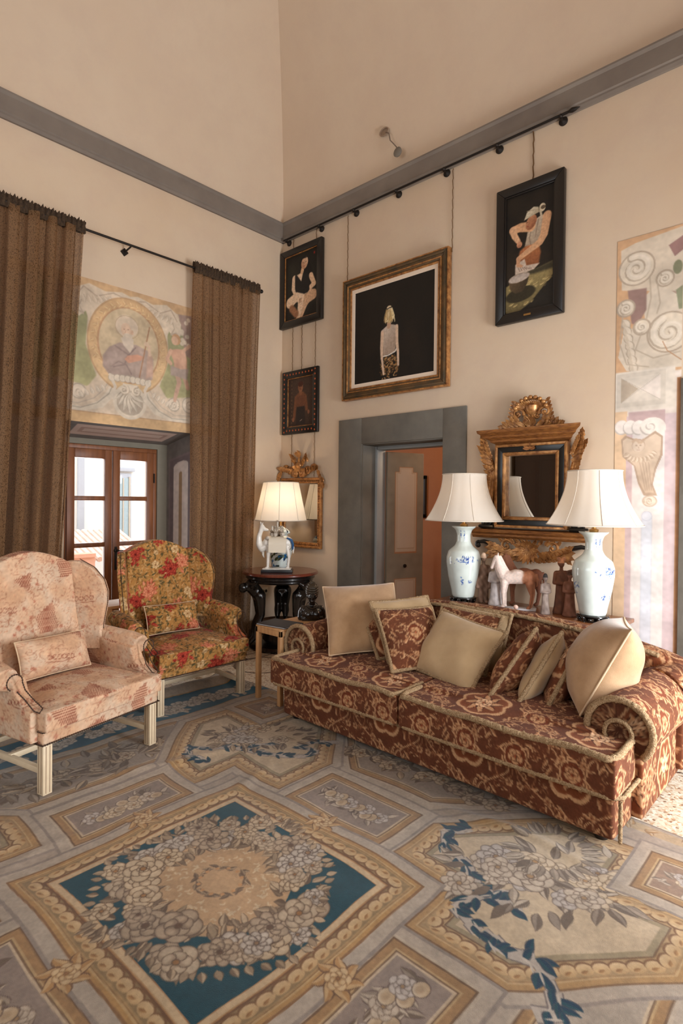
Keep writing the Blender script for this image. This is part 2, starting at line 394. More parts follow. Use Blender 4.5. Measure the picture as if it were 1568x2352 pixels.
# floor: terrazzo
fm = mat('terrazzo', (226, 212, 190), rough=.35, spec=.5, bump=.02, bs=30)
def terrazzo():
    t = fm.node_tree; L = t.links; bs = t.nodes['Principled BSDF']; tc = nd(t, 'ShaderNodeTexCoord')
    v = nd(t, 'ShaderNodeTexVoronoi'); v.inputs['Scale'].default_value = 75; L.new(tc.outputs['Object'], v.inputs['Vector'])
    cr = nd(t, 'ShaderNodeValToRGB'); e = cr.color_ramp; e.interpolation = 'CONSTANT'
    for i, (p, c) in enumerate([(0, (205, 188, 164)), (.35, (222, 208, 186)), (.6, (190, 160, 128)), (.72, (228, 218, 200)), (.86, (150, 120, 96)), (.93, (214, 200, 178))]):
        q = e.elements[i] if i < 2 else e.elements.new(p)
        q.position = p; q.color = L4(c)
    sp = nd(t, 'ShaderNodeSeparateColor'); L.new(v.outputs['Color'], sp.inputs[0]); L.new(sp.outputs[0], cr.inputs[0])
    sx = nd(t, 'ShaderNodeSeparateXYZ'); L.new(tc.outputs['Object'], sx.inputs[0])
    def mth(op, a, b_=None):
        n = nd(t, 'ShaderNodeMath', operation=op)
        for i, q in enumerate((a, b_)):
            if q is None: continue
            if isinstance(q, (int, float)): n.inputs[i].default_value = q
            else: L.new(q, n.inputs[i])
        return n.outputs[0]
    big = mth('MAXIMUM', sx.outputs[0], sx.outputs[1])
    l1 = mth('LESS_THAN', mth('ABSOLUTE', mth('ADD', big, .56)), .011); l2 = mth('LESS_THAN', mth('ABSOLUTE', mth('ADD', big, .72)), .011)
    cx = mth('ADD', sx.outputs[0], 1.05); cy = mth('ADD', sx.outputs[1], .95)
    rr = mth('SQRT', mth('ADD', mth('MULTIPLY', cx, cx), mth('MULTIPLY', cy, cy)))
    l3 = mth('LESS_THAN', mth('ABSOLUTE', mth('SUBTRACT', rr, .26)), .013)
    lm = mth('MAXIMUM', l1, mth('MAXIMUM', l2, l3)); dash = mth('GREATER_THAN', mth('FRACT', mth('MULTIPLY', mth('ADD', sx.outputs[0], sx.outputs[1]), 28.)), .15)
    lm = mth('MULTIPLY', lm, dash)
    mx = nd(t, 'ShaderNodeMix', data_type='RGBA'); L.new(lm, mx.inputs[0]); L.new(cr.outputs[0], mx.inputs[6]); mx.inputs[7].default_value = L4((84, 62, 50))
    L.new(mx.outputs[2], bs.inputs['Base Color'])
terrazzo()
b = MB(); b.bx(S-.3, .35, S-.3, .62, -.1, 0); struct(b.build('floor', fm, smooth=False))
# cornices
prof = [(0, 4.695), (.022, 4.695), (.03, 4.72), (.03, 4.735), (.04, 4.745), (.04, 4.88), (.055, 4.90), (.055, 4.915), (0, 4.93)]
def cornice(name, p0, p1, inward):
    b = MB(); p0, p1, n = map(lambda q: np.asarray(q, float), (p0, p1, inward))
    b.grid([[p+n*d+np.array([0, 0, z]) for d, z in prof] for p in (p0, p1)])
    return struct(b.build(name, CORN, smooth=False))
cornice('trim_1', (S, 0, 0), (0, 0, 0), (0, -1, 0)); cornice('trim_2', (0, 0, 0), (0, S, 0), (-1, 0, 0))
cornice('trim_3', (0, S, 0), (S, S, 0), (0, 1, 0)); cornice('trim_4', (S, S, 0), (S, 0, 0), (1, 0, 0))
# baseboard strip painted dark along the corner
for nm, bxs in (('baseboard_left', [(S, -2.54, -.012, 0), (-1.22, 0, -.012, 0)]),):
    b = MB()
    for x0, x1, y0, y1 in bxs: b.bx(x0, x1, y0, y1, 0, .09)
    struct(b.build(nm, CORN, smooth=False))
b = MB(); b.bx(-.012, 0, -.968, 0, 0, .09).bx(-.012, 0, -4.26, -2.555, 0, .09); struct(b.build('baseboard_right', CORN, smooth=False))
# stone door surrounds
def surround(name, y0, y1, ytop, o0, o1, otop, x=-.018):
    b = MB(); b.bx(x, .001, y0, o0, 0, ytop); b.bx(x, .001, o1, y1, 0, ytop); b.bx(x, .001, o0, o1, otop, ytop)
    b.bx(-.0, .30, o0-.002, o0+.012, 0, otop); b.bx(0, .30, o1-.012, o1+.002, 0, otop); b.bx(0, .30, o0, o1, otop-.012, otop+.002)
    return struct(b.build(name, STONE, bevel=.004))
surround('trim_5', -2.555, -.97, 2.475, -2.305, -1.30, 2.20)
surround('trim_6', -5.95, -4.262, 2.485, -5.6, -4.6, 2.20)
# painted jamb lining of the door to the next room
DOORP = mat('painted_door', rough=.45, attr=True, var=.05, vs=5, spec=.4)
jl = mat('jamb_paint', (150, 152, 150), rough=.5, var=.06)
b = MB(); b.bx(.20, .34, -1.345, -1.311, 0, 2.19).bx(.20, .34, -2.295, -2.26, 0, 2.19).bx(.20, .34, -2.27, -1.33, 2.15, 2.19)
struct(b.build('trim_7', jl, bevel=.004))
# open door leaf, panelled and painted
dr = bpy.data.objects.new('door_1', None); COL.objects.link(dr); struct(dr)
dr.location = (.345, -1.355, 0); dr.rotation_euler = (0, 0, math.radians(-18.5))
cv = Cv(0, 0, .5, 2.14, 300, (138, 128, 112)); cv.noise(.05, .05)
def dpanel(x0, y0, x1, y1, notch=0):
    P = [(x0, y0), (x1, y0), (x1, y1-notch), (x1-notch, y1-notch), (x1-notch, y1), (x0+notch, y1), (x0+notch, y1-notch), (x0, y1-notch)] if notch else [(x0, y0), (x1, y0), (x1, y1), (x0, y1)]
    c = np.mean(P, 0); P = np.array(P); cv.poly(P, (170, 120, 84)); cv.poly(c+(P-c)*[.93, .975], (190, 172, 150)); cv.poly(c+(P-c)*[.80, .925], (168, 140, 112)); cv.poly(c+(P-c)*[.77, .915], (196, 178, 158))
dpanel(.10, 1.02, .40, 1.98, .055); dpanel(.10, .12, .40, .74)
b = MB(); b.bx(0, .49, -.02, .02, .01, 2.14); lf = b.build('door_leaf', mat('door_edge', (128, 116, 98), rough=.5), dr, bevel=.004)
flat_panel('door_panels', cv, (0, -.0215, 0), (1, 0, 0), (0, 0, 1), .004, .486, .014, 2.136, .006, DOORP, dr)
b = MB(); b.lathe([(.02, 0), (.02, .01), (.012, .014), (.0, .014)], (.24, -.022, .88), 16, R=rotx(PI/2)); b.build('door_handle', DARKIRON, dr)
# second door, shut, beyond the right edge
d2 = struct(bpy.data.objects.new('door_2', None)); COL.objects.link(d2); d2.location = (.18, -4.61, 0)
b = MB(); b.bx(-.02, .02, -.98, 0, 0, 2.19)
for z0, z1 in ((.15, .9), (1.05, 2.05)):
    for y0, y1 in ((-.45, -.08), (-.9, -.53)): b.bx(-.03, -.02, y0, y1, z0, z1)
b.build('door_leaf', mat('door_edge'), d2, bevel=.005)
# window on the terrace: plaster reveals, painted panels
b = MB()
b.prism([(0, 0), (.45, 0), (.45, 2.19), (0, 2.30)], (-1.22, 0, 0), (0, 1, 0), (0, 0, 1), (1, 0, 0), .01)
cvr = Cv(0, 0, .46, 2.32, 200, (112, 104, 98)); cvr.noise(.06, .05)
cvr.rect(.05, 0, .42, 2.14, (124, 108, 108)); cvr.rect(.055, 0, .40, 2.12, (110, 96, 96)); cvr.rect(.09, 0, .34, 2.02, (206, 192, 182))
cvr.ell(.215, 2.02, .125, .05, (206, 192, 182)); cvr.rect(.19, 0, .245, 1.93, (150, 122, 92)); cvr.ell(.2175, 1.93, .028, .028, (150, 122, 92)); cvr.noise(.05, .03)
def reveal(name, q, cvx, m):
    X, Y = np.meshgrid(np.linspace(0, 1, 60), np.linspace(0, 1, 200)); q = np.array(q, float)
    P = (q[0]*(1-X[..., None])+q[1]*X[..., None])*(1-Y[..., None])+(q[3]*(1-X[..., None])+q[2]*X[..., None])*Y[..., None]
    return big_grid(name, P, cvx.sample(X*cvx.W+cvx.x0, Y*cvx.H+cvx.y0), m, wl)
reveal('painted_reveal', [(-1.222, 0, 0), (-1.27, .45, 0), (-1.27, .45, 2.19), (-1.222, 0, 2.30)], cvr, FRES)
reveal('painted_reveal', [(-2.538, 0, 0), (-2.49, .45, 0), (-2.49, .45, 2.19), (-2.538, 0, 2.30)], cvr, FRES)
cs = Cv(0, 0, .46, 1.32, 200, (112, 104, 98)); cs.noise(.06, .05); cs.rect(.08, .14, .36, 1.18, (196, 170, 156)); cs.rect(.15, .2, .29, 1.12, (170, 142, 128)); cs.rect(.18, .24, .26, 1.08, (200, 176, 162))
reveal('painted_soffit', [(-2.54, 0, 2.298), (-2.49, .45, 2.19), (-1.27, .45, 2.19), (-1.22, 0, 2.298)], cs, FRES)
gp = mat('green_grey_plaster', (120, 113, 98), rough=.7, var=.07)
b = MB(); b.bx(-1.385, -1.265, .45, .62, 0, 2.135).bx(-2.495, -2.38, .45, .62, 0, 2.135).bx(-2.495, -1.265, .45, .62, 2.135, 2.31)
struct(b.build('trim_8', gp, smooth=False))
# the wooden french door itself
WOOD = mat('brown_oak', (142, 88, 52), rough=.45, col2=(112, 66, 38), vs=7, stretch=(3, 3, .35), bump=.08, bs=40, spec=.4)
w = struct(bpy.data.objects.new('window_1', None)); COL.objects.link(w); w.location = (-1.88, .47, 0)
b = MB(); b.bx(-.5, -.46, 0, .06, 0, 2.09).bx(.46, .5, 0, .06, 0, 2.09).bx(-.5, .5, 0, .06, 2.09, 2.135).bx(-.46, .46, 0, .06, 0, .05)
b.build('window_frame', WOOD, w, bevel=.006)
for sx in (-1, 1):
    b = MB(); x0, x1 = (.005, .455) if sx > 0 else (-.455, -.005)
    b.bx(x0, x0+.075, -.012, .045, .05, 2.09).bx(x1-.075, x1, -.012, .045, .05, 2.09)
    b.bx(x0+.075, x1-.075, -.012, .045, 2.0, 2.09); b.bx(x0+.075, x1-.075, -.012, .045, .05, .22)
    for z in (1.575, 1.105, .64): b.bx(x0+.07, x1-.07, -.008, .04, z, z+.045)
    sh = b.build('sash', WOOD, w, bevel=.005)
    b = MB(); b.bx(x0+.07, x1-.07, .012, .018, .2, 2.02); b.build('pane', GLASS, sh, smooth=False)
    if sx > 0:
        b = MB(); b.bx(x0+.02, x0+.045, -.02, -.012, .86, 1.1); b.lathe([(.022, 0), (.022, .012), (.01, .02)], (x0+.032, -.012, 1.06), 14, R=rotx(PI/2))
        b.tube([(x0+.032, -.03, 1.06), (x0+.032, -.055, 1.06), (x0+.06, -.06, 1.06), (x0+.13, -.06, 1.055)], .006); b.build('handle', DARKIRON, sh)
        for z in (1.82, 1.1, .3):
            b = MB(); b.lathe([(.008, -.05), (.008, .05)], (x1+.005, -.018, z), 10); b.build('hinge', DARKIRON, sh)
# unseen windows in the other two walls
def plain_window(name, o, ax, wd, z0, z1):
    w = struct(bpy.data.objects.new(name, None)); COL.objects.link(w); w.location = o
    w.rotation_euler = (0, 0, ax); b = MB()
    for x in np.linspace(0, wd, 5 if wd > 1.6 else 3): b.bx(x-.03, x+.03, -.03, .03, z0, z1)
    for z in np.linspace(z0, z1, 5): b.bx(0, wd, -.03, .03, z-.025, z+.025)
    b.build('window_frame', WOOD, w, bevel=.005)
plain_window('window_2', (S, -3.8, 0), PI/2, 2.4, .7, 4.0); plain_window('window_3', (-5.2, S, 0), 0, 2.1, 1.0, 4.1); plain_window('window_4', (-1.95, S, 0), 0, 1.4, 0, 2.35)

# ------------------------------------------------------------------ frescoes
WHT, OCH, GRYL = (206, 192, 172), (190, 150, 104), (160, 148, 134)
def scroll(cv, x, y, r, turns=1.4, a0=0., d=1, w=.03, c=(206, 194, 176), dk=(150, 138, 124)):
    t = np.linspace(0, 1, 26); rr = r*(1-t*.88); a = a0+d*t*turns*2*PI
    P = np.stack([x+rr*np.cos(a), y+rr*np.sin(a)], 1); cv.line(P+[.006, -.007], w*1.25, dk, w2=w*.5); cv.line(P, w, c, w2=w*.4); cv.line(P+[-w*.1, w*.1], w*.35, (222, 210, 194), w2=w*.1, op=.7)
cv = Cv(-3.0, 2.29, -.9, 3.60, 260, (196, 178, 156))
cv.rect(-3, 3.5, -.9, 3.6, (188, 144, 96)); cv.rect(-3, 2.29, -.9, 2.385, (192, 150, 98)); cv.rect(-3., 2.383, -.9, 2.39, (150, 112, 76))
for sx in (1, -1):
    q = lambda P: [(-1.94+sx*(x+1.94), y) for x, y in P]
    cv.poly(q([(-1.55, 3.42), (-1.1, 3.5), (-1.05, 2.6), (-1.3, 2.66), (-1.54, 2.62), (-1.62, 2.73), (-1.52, 3.0)]), (112, 122, 78), soft=.01, grad=((146, 150, 96), 0, -1, .3))
    cv.poly(q([(-1.42, 3.50), (-1.2, 3.52), (-1.12, 3.0), (-1.34, 3.1), (-1.36, 3.3)]), (122, 96, 92), soft=.01)
    for i in range(9): cv.ell(*q([(random.uniform(-1.38, -1.25), random.uniform(3.18, 3.48))])[0], .024, .022, (204, 188, 168), soft=.006)
    for x, y in q([(-1.18, 3.1), (-1.2, 2.85)]): cv.poly([(x-.05, y-.12), (x+.06, y-.1), (x+.05, y+.1), (x-.03, y+.12)], (72, 70, 52), soft=.02)
    # white scrollwork mass
    cv.poly(q([(-1.94, 3.54), (-1.86, 3.56), (-1.7, 3.525), (-1.55, 3.56), (-1.44, 3.5), (-1.385, 3.4), (-1.39, 3.28), (-1.46, 3.24), (-1.52, 3.3), (-1.56, 3.2), (-1.6, 3.3), (-1.74, 3.42), (-1.94, 3.46)]), (206, 190, 170), soft=.004)
    cv.line(q([(-1.92, 3.50), (-1.78, 3.53), (-1.62, 3.46), (-1.5, 3.52), (-1.43, 3.42)]), .012, (158, 140, 124)); cv.line(q([(-1.5, 3.44), (-1.46, 3.34), (-1.5, 3.27), (-1.44, 3.3)]), .014, (165, 150, 134))
    for i in range(7): cv.leaf(*q([(-1.84+.055*i, 3.44-.012*i)])[0], .09, .035, PI/2+sx*(-.9+.1*i), (214, 200, 182), (196, 178, 158), (160, 144, 126))
    # lower volutes
    cv.poly(q([(-1.9, 2.4), (-1.55, 2.395), (-1.1, 2.395), (-1.1, 2.6), (-1.3, 2.66), (-1.5, 2.6), (-1.66, 2.7), (-1.8, 2.76), (-1.9, 2.7)]), (198, 180, 160), soft=.006)
    cv.poly(q([(-1.86, 2.74), (-1.78, 2.74), (-1.72, 2.6), (-1.64, 2.5), (-1.5, 2.43), (-1.3, 2.44), (-1.15, 2.52), (-1.12, 2.44), (-1.3, 2.395), (-1.5, 2.395), (-1.68, 2.44), (-1.78, 2.55)]), (212, 202, 186), soft=.004)
    cv.line(q([(-1.8, 2.72), (-1.74, 2.58), (-1.63, 2.48), (-1.48, 2.42), (-1.3, 2.425)]), .01, (150, 146, 136)); cv.line(q([(-1.76, 2.74), (-1.69, 2.61), (-1.6, 2.52), (-1.45, 2.455), (-1.25, 2.47)]), .008, (160, 152, 142))
    for x, y, r in ((-1.46, 2.565, .06), (-1.28, 2.58, .075), (-1.12, 2.56, .06)): X, Y = q([(x, y)])[0]; cv.ell(X, Y, r+.012, r+.012, (150, 142, 130)); cv.ell(X, Y, r, r, (214, 202, 186)); scroll(cv, X, Y, r*.8, d=sx, w=.016)
    for i in range(5): cv.leaf(*q([(-1.70+.05*i, 2.60-.022*i)])[0], .07, .03, PI/2-sx*.5, (216, 206, 190), (190, 180, 166), (150, 144, 134))
# medallion
cv.ell(-1.94, 3.06, .41, .46, (168, 128, 84)); cv.ell(-1.94, 3.06, .395, .445, (204, 166, 116), col2=(190, 146, 96)); cv.ell(-1.94, 3.07, .315, .365, (160, 112, 74)); cv.ell(-1.94, 3.07, .30, .35, (176, 156, 122), col2=(186, 166, 132))
for i in range(70):
    a = i/70*2*PI
    if math.sin(a) > -.5: cv.leaf(-1.94+.34*math.cos(a), 3.06+.39*math.sin(a), .05, .022, a+1.3+.8*(-1)**i, (212, 180, 128), (186, 142, 88), (156, 110, 70))
# halo, head, beard, robe, staff
cv.ell(-1.97, 3.25, .115, .105, (196, 178, 158)); cv.ell(-1.965, 3.24, .118, .108, (150, 128, 98), ring=.006)
cv.poly([(-2.04, 3.08), (-2.14, 3.02), (-2.2, 2.93), (-2.2, 2.83), (-2.14, 2.76), (-1.84, 2.72), (-1.70, 2.78), (-1.69, 2.98), (-1.76, 3.06), (-1.87, 3.09)], (126, 108, 108), soft=.008, grad=((148, 128, 124), 1, -.3, .2))
cv.line([(-2.08, 3.04), (-1.95, 2.98), (-1.99, 2.88), (-2.1, 2.84)], .014, (96, 80, 84), soft=.006); cv.line([(-2.12, 2.84), (-2.05, 2.9), (-1.97, 2.88), (-1.92, 2.8)], .012, (98, 82, 86), soft=.006)
cv.line([(-1.88, 3.06), (-1.93, 3.0), (-1.97, 2.95)], .014, (94, 78, 84)); cv.poly([(-1.74, 3.08), (-1.7, 3.0), (-1.69, 2.82), (-1.77, 2.78), (-1.76, 2.96)], (180, 136, 120), op=.7, soft=.01)
cv.poly([(-1.99, 2.93), (-1.96, 2.97), (-1.86, 3.0), (-1.8, 2.99), (-1.82, 2.95), (-1.95, 2.9)], (190, 122, 98), soft=.006)
cv.ell(-1.975, 3.21, .05, .068, (196, 160, 134), .1, col2=(206, 172, 148)); cv.ell(-1.96, 3.13, .05, .055, (198, 184, 168)); cv.poly([(-2.03, 3.13), (-1.9, 3.14), (-1.9, 3.06), (-1.935, 3.0), (-2.0, 3.06)], (204, 190, 176), soft=.006)
cv.ell(-1.995, 3.215, .008, .005, (120, 84, 70)); cv.ell(-1.955, 3.22, .008, .005, (120, 84, 70)); cv.line([(-1.98, 3.205), (-1.985, 3.185)], .006, (160, 118, 96)); cv.ell(-1.915, 3.2, .012, .022, (190, 150, 124))
cv.line([(-1.735, 3.29), (-1.845, 2.74)], .013, (130, 82, 54)); cv.ell(-1.765, 3.12, .026, .022, (204, 172, 146)); cv.line([(-1.74, 3.1), (-1.73, 3.02)], .03, (200, 166, 142))
# putto
cv.line([(-1.43, 2.9), (-1.4, 2.8), (-1.44, 2.66), (-1.45, 2.61)], .06, (192, 146, 126), w2=.035); cv.line([(-1.36, 2.92), (-1.33, 2.84), (-1.3, 2.76)], .05, (180, 130, 108))
cv.poly([(-1.52, 3.11), (-1.44, 3.14), (-1.34, 3.15), (-1.31, 3.05), (-1.31, 2.93), (-1.45, 2.9), (-1.47, 3.02)], (206, 152, 126), soft=.006, grad=((188, 132, 108), -1, 0, .1)); cv.line([(-1.5, 3.11), (-1.54, 3.02), (-1.5, 2.98)], .04, (200, 150, 124)); cv.line([(-1.35, 3.14), (-1.28, 3.2)], .035, (198, 148, 122))
cv.poly([(-1.5, 2.96), (-1.38, 2.94), (-1.29, 2.96), (-1.31, 2.84), (-1.42, 2.86), (-1.5, 2.86)], (150, 132, 128), soft=.006); cv.ell(-1.44, 3.235, .052, .056, (190, 134, 88)); cv.ell(-1.455, 3.22, .038, .045, (206, 160, 130))
# shell
cv.ell(-1.93, 2.53, .17, .17, (208, 198, 182)); cv.ell(-1.93, 2.52, .135, .12, (150, 140, 128))
for i in range(7):
    a = -PI/2+(i-3)*.36; cv.leaf(-1.93, 2.62, .21-.014*abs(i-3), .062, a, (200, 192, 178), (166, 158, 146), (132, 124, 114))
for i in range(8): cv.ell(-1.93+(i-3.5)*.052, 2.735+.012*math.sin(i/7*PI), .036, .036, (150, 142, 132)); cv.ell(-1.93+(i-3.5)*.052, 2.735+.012*math.sin(i/7*PI), .030, .030, (216, 206, 190))
for sx in (-1, 1): scroll(cv, -1.93+sx*.065, 2.64, .05, a0=PI/2, d=sx, w=.022); cv.line([(-1.93+sx*.2, 2.76), (-1.93+sx*.15, 2.66), (-1.93+sx*.17, 2.55)], .03, (214, 204, 190))
cv.wash((190, 168, 142), .42); cv.noise(.05, .02); cv.noise(.09, .12); cv.noise(.05, .05)
fa = flat_panel('fresco', cv, (0, -.003, 0), (1, 0, 0), (0, 0, 1), -3.0, -.9, 2.29, 3.60, .0065, FRES, wl)
fa['label'] = 'painted fresco with a bearded saint in an oval medallion'
# fresco on the right wall, painted pilaster and volutes
cv = Cv(-4.262, 0, -3.825, 3.575, 330, (208, 196, 186))
cv.rect(-4.27, 2.55, -3.82, 3.58, (188, 138, 92)); cv.rect(-4.27, 3.0, -4.12, 3.44, (150, 120, 104))
cv.poly([(-4.27, 3.56), (-3.95, 3.53), (-3.85, 3.5), (-3.86, 3.2), (-4.27, 3.1)], (196, 180, 158)); cv.poly([(-4.27, 3.05), (-4.1, 3.2), (-4.0, 3.1), (-4.03, 2.9), (-3.88, 2.9), (-3.84, 2.7), (-3.9, 2.59), (-4.27, 2.57)], (198, 184, 164))
cv.poly([(-3.9, 3.19), (-4.03, 3.18), (-4.03, 3.02), (-3.97, 2.92), (-3.93, 2.94)], (116, 82, 76), soft=.006)
cv.poly([(-4.27, 3.5), (-4.17, 3.45), (-4.21, 3.36), (-4.27, 3.4)], (120, 78, 76)); cv.ell(-4.23, 3.28, .03, .05, (92, 98, 66)); cv.poly([(-4.27, 3.15), (-4.22, 3.12), (-4.24, 2.98), (-4.27, 2.98)], (100, 108, 76))
for x, y, r, d in ((-3.96, 3.34, .115, 1), (-4.18, 2.83, .135, -1), (-3.89, 3.06, .055, 1), (-4.0, 2.9, .05, -1), (-4.15, 3.22, .05, 1)):
    cv.ell(x, y, r+.012, r+.012, (150, 132, 112)); cv.ell(x, y, r, r, (206, 192, 170)); scroll(cv, x, y, r*.82, d=d, w=r*.36, a0=1.2, turns=1.8, c=(212, 200, 180), dk=(158, 142, 122))
for i in range(7): cv.leaf(-3.87-.012*i, 2.98-.055*i, .10, .05, -PI/2-.5+.06*i, (206, 192, 172), (184, 168, 146), (150, 134, 114))
for P in ([(-3.87, 3.02), (-3.85, 2.8), (-3.9, 2.64), (-4.05, 2.6)], [(-4.0, 2.86), (-3.96, 2.74), (-4.08, 2.66), (-4.25, 2.68)], [(-4.05, 3.25), (-4.06, 3.1), (-4.03, 2.95)], [(-4.1, 3.2), (-4.12, 3.05), (-4.1, 2.98)]): cv.line(P, .009, (158, 142, 122), soft=.003)
cv.line([(-4.14, 2.77), (-4.17, 2.70), (-4.26, 2.62)], .006, (156, 104, 62))
# pyramid block
cv.rect(-4.225, 2.29, -3.825, 2.585, (206, 196, 182)); cv.poly([(-4.165, 2.32), (-3.835, 2.32), (-3.835, 2.57), (-4.165, 2.57)], (190, 180, 166)); cv.poly([(-4.13, 2.355), (-3.865, 2.355), (-3.865, 2.54), (-4.13, 2.54)], (200, 190, 176))
cv.poly([(-3.865, 2.355), (-3.865, 2.54), (-3.985, 2.448)], (156, 140, 120)); cv.poly([(-4.13, 2.355), (-4.13, 2.54), (-3.985, 2.448)], (214, 202, 192)); cv.line([(-4.13, 2.355), (-3.865, 2.54)], .003, (150, 140, 126)); cv.line([(-4.13, 2.54), (-3.865, 2.355)], .003, (150, 140, 126))
# pilaster strips
cv.rect(-3.91, 0, -3.82, 2.29, (206, 168, 128)); cv.rect(-3.955, 0, -3.905, 2.25, (184, 156, 160)); cv.rect(-4.235, 0, -4.165, 2.25, (190, 166, 172)); cv.rect(-4.165, 0, -3.95, 2.2, (214, 206, 204)); cv.rect(-4.165, 2.18, -3.92, 2.28, (166, 136, 138))
cv.rect(-4.262, 0, -4.235, 2.5, (156, 98, 54)); cv.rect(-4.085, 0, -4.02, 1.51, (196, 202, 216)); cv.ell(-4.052, 1.51, .033, .033, (196, 202, 216)); cv.ell(-4.052, 1.51, .034, .034, (160, 168, 190), ring=.004)
for x in (-4.086, -4.019): cv.line([(x, 0), (x, 1.51)], .004, (170, 178, 196))
# shell and cherub bracket
for i in range(4): cv.ell(-3.87-.06*i, 2.17-.005*i, .05, .055, (168, 160, 154)); cv.ell(-3.872-.06*i, 2.175-.005*i, .045, .05, (218, 210, 204))
cv.ell(-4.08, 2.15, .09, .08, (216, 208, 200)); scroll(cv, -4.07, 2.165, .055, d=-1, w=.02, c=(220, 212, 204), dk=(170, 160, 152))
cv.poly([(-3.87, 2.08), (-3.9, 2.11), (-4.0, 2.06), (-4.1, 2.13), (-4.15, 2.09), (-4.15, 1.95), (-4.11, 1.85), (-4.09, 1.74), (-4.12, 1.66), (-4.03, 1.66), (-3.99, 1.75), (-3.96, 1.88), (-3.88, 1.95)], (150, 122, 98)); cv.poly([(-3.88, 2.07), (-3.91, 2.09), (-4.0, 2.05), (-4.1, 2.11), (-4.14, 2.08), (-4.135, 1.96), (-4.1, 1.86), (-4.08, 1.74), (-4.1, 1.68), (-4.04, 1.68), (-4.0, 1.76), (-3.97, 1.88), (-3.89, 1.96)], (196, 172, 148), grad=((176, 150, 124), 0, -1, .2))
for i in range(9): a = -2.7+i*.27; cv.leaf(-4.0+.08*math.cos(a), 2.0+.055*math.sin(a), .05, .028, a, (210, 188, 164), (176, 150, 124), (140, 112, 88))
for i in range(4): cv.line([(-4.0-.02*i, 1.9), (-4.025-.016*i, 1.78), (-4.04-.014*i, 1.7)], .006, (150, 124, 102))
cv.ell(-3.99, 2.03, .045, .048, (160, 132, 110)); cv.ell(-3.99, 2.025, .04, .043, (200, 178, 156)); 
for dx in (-.014, .014): cv.ell(-3.99+dx, 2.03, .007, .004, (120, 92, 74))
cv.line([(-3.99, 2.02), (-3.992, 2.008)], .005, (150, 120, 98)); cv.line([(-4.0, 1.995), (-3.98, 1.995)], .004, (140, 100, 84))
for i in range(8): cv.ell(-3.955-.01*i, 2.062+.012*math.sin(i), .012, .010, (176, 146, 118))
cv.ell(-4.07, 1.62, .05, .042, (166, 142, 120)); cv.ell(-4.07, 1.62, .042, .035, (204, 186, 168)); scroll(cv, -4.07, 1.62, .03, w=.01, c=(206, 190, 172), dk=(160, 138, 118))
cv.wash((208, 194, 178), .30); cv.noise(.04, .02); cv.noise(.07, .1)
fb = flat_panel('fresco', cv, (-.003, 0, 0), (0, 1, 0), (0, 0, 1), -4.262, -3.825, 0, 3.575, .006, FRES, wr)
fb['label'] = 'pale fresco of painted volutes, cherub bracket and pilaster'

# ------------------------------------------------------------------ the next room seen through the door
NR = mat('orange_plaster', (190, 130, 88), rough=.7, col2=(178, 118, 78), vs=2)
b = MB(); b.bx(2.4, 2.5, -4.2, 1.5, 0, 3.2).bx(.35, 2.4, 1.4, 1.5, 0, 3.2).bx(.35, 2.4, -4.3, -4.2, 0, 3.2); struct(b.build('wall_next_room', NR, smooth=False))
b = MB(); b.bx(.35, 2.5, -4.3, 1.5, 3.2, 3.3); struct(b.build('ceiling_next_room', VAULT, smooth=False))
b = MB(); b.bx(.35, 2.5, -4.3, 1.5, -.1, 0); struct(b.build('floor_next_room', mat('cotto_floor', (120, 70, 46), rough=.5, var=.15), smooth=False))
b = MB(); b.bx(2.375, 2.4, -4.2, 1.4, 0, .17); struct(b.build('baseboard_next_room', mat('dark_skirting', (92, 54, 36), rough=.5), smooth=False))
t = root('framed_painting', 'small dark landscape painting hung on the orange wall beyond the open door', 'painting', (2.398, -.2, 1.67))
b = MB(); 
for dy, dz, w_, h_ in ((-.26, 0, .06, .62), (.26, 0, .06, .62), (0, .28, .58, .06), (0, -.28, .58, .06)): b.bx(-.04, 0, dy-w_/2, dy+w_/2, dz-h_/2, dz+h_/2)
b.build('frame', mat('black_gilt_frame', (34, 24, 18), rough=.4), t, bevel=.008)
b = MB()
for dy, dz, w_, h_ in ((-.225, 0, .014, .5), (.225, 0, .014, .5), (0, .245, .46, .014), (0, -.245, .46, .014)): b.bx(-.046, 0, dy-w_/2, dy+w_/2, dz-h_/2, dz+h_/2)
b.build('gilt_slip', mat('gilt', (196, 142, 84), rough=.36, metal=.45, col2=(120, 74, 40), vs=22, bump=.1, bs=60), t)
b = MB(); b.bx(-.02, -.005, -.23, .23, -.25, .25); b.build('canvas', mat('dark_canvas', (24, 20, 16), rough=.5, col2=(70, 44, 26), vs=9), t, smooth=False)
t = root('rope_barrier_post', 'brass-topped barrier post with a dark drooping rope in the next room', 'barrier', (2.1, -.44, 0))
b = MB(); b.lathe([(.0, 0), (.14, 0), (.14, .015), (.03, .03), (.014, .05), (.014, .86), (.0, .86)], n=20); b.build('post', mat('dark_brass', (70, 44, 26), rough=.35, metal=.7), t)
b = MB(); b.lathe([(.0, .86), (.022, .862), (.024, .88), (.012, .9), (.02, .92), (.018, .935), (.0, .94)], n=16); b.build('finial', mat('gilt'), t)
b = MB(); s_ = np.linspace(0, 1, 20); b.tube(np.stack([0*s_, .02+.75*s_, .80-.9*np.sin(s_*PI*.5)**1.3*.55-.02*s_], 1), .016); b.build('rope', mat('black_rope', (24, 18, 16), rough=.8), t)

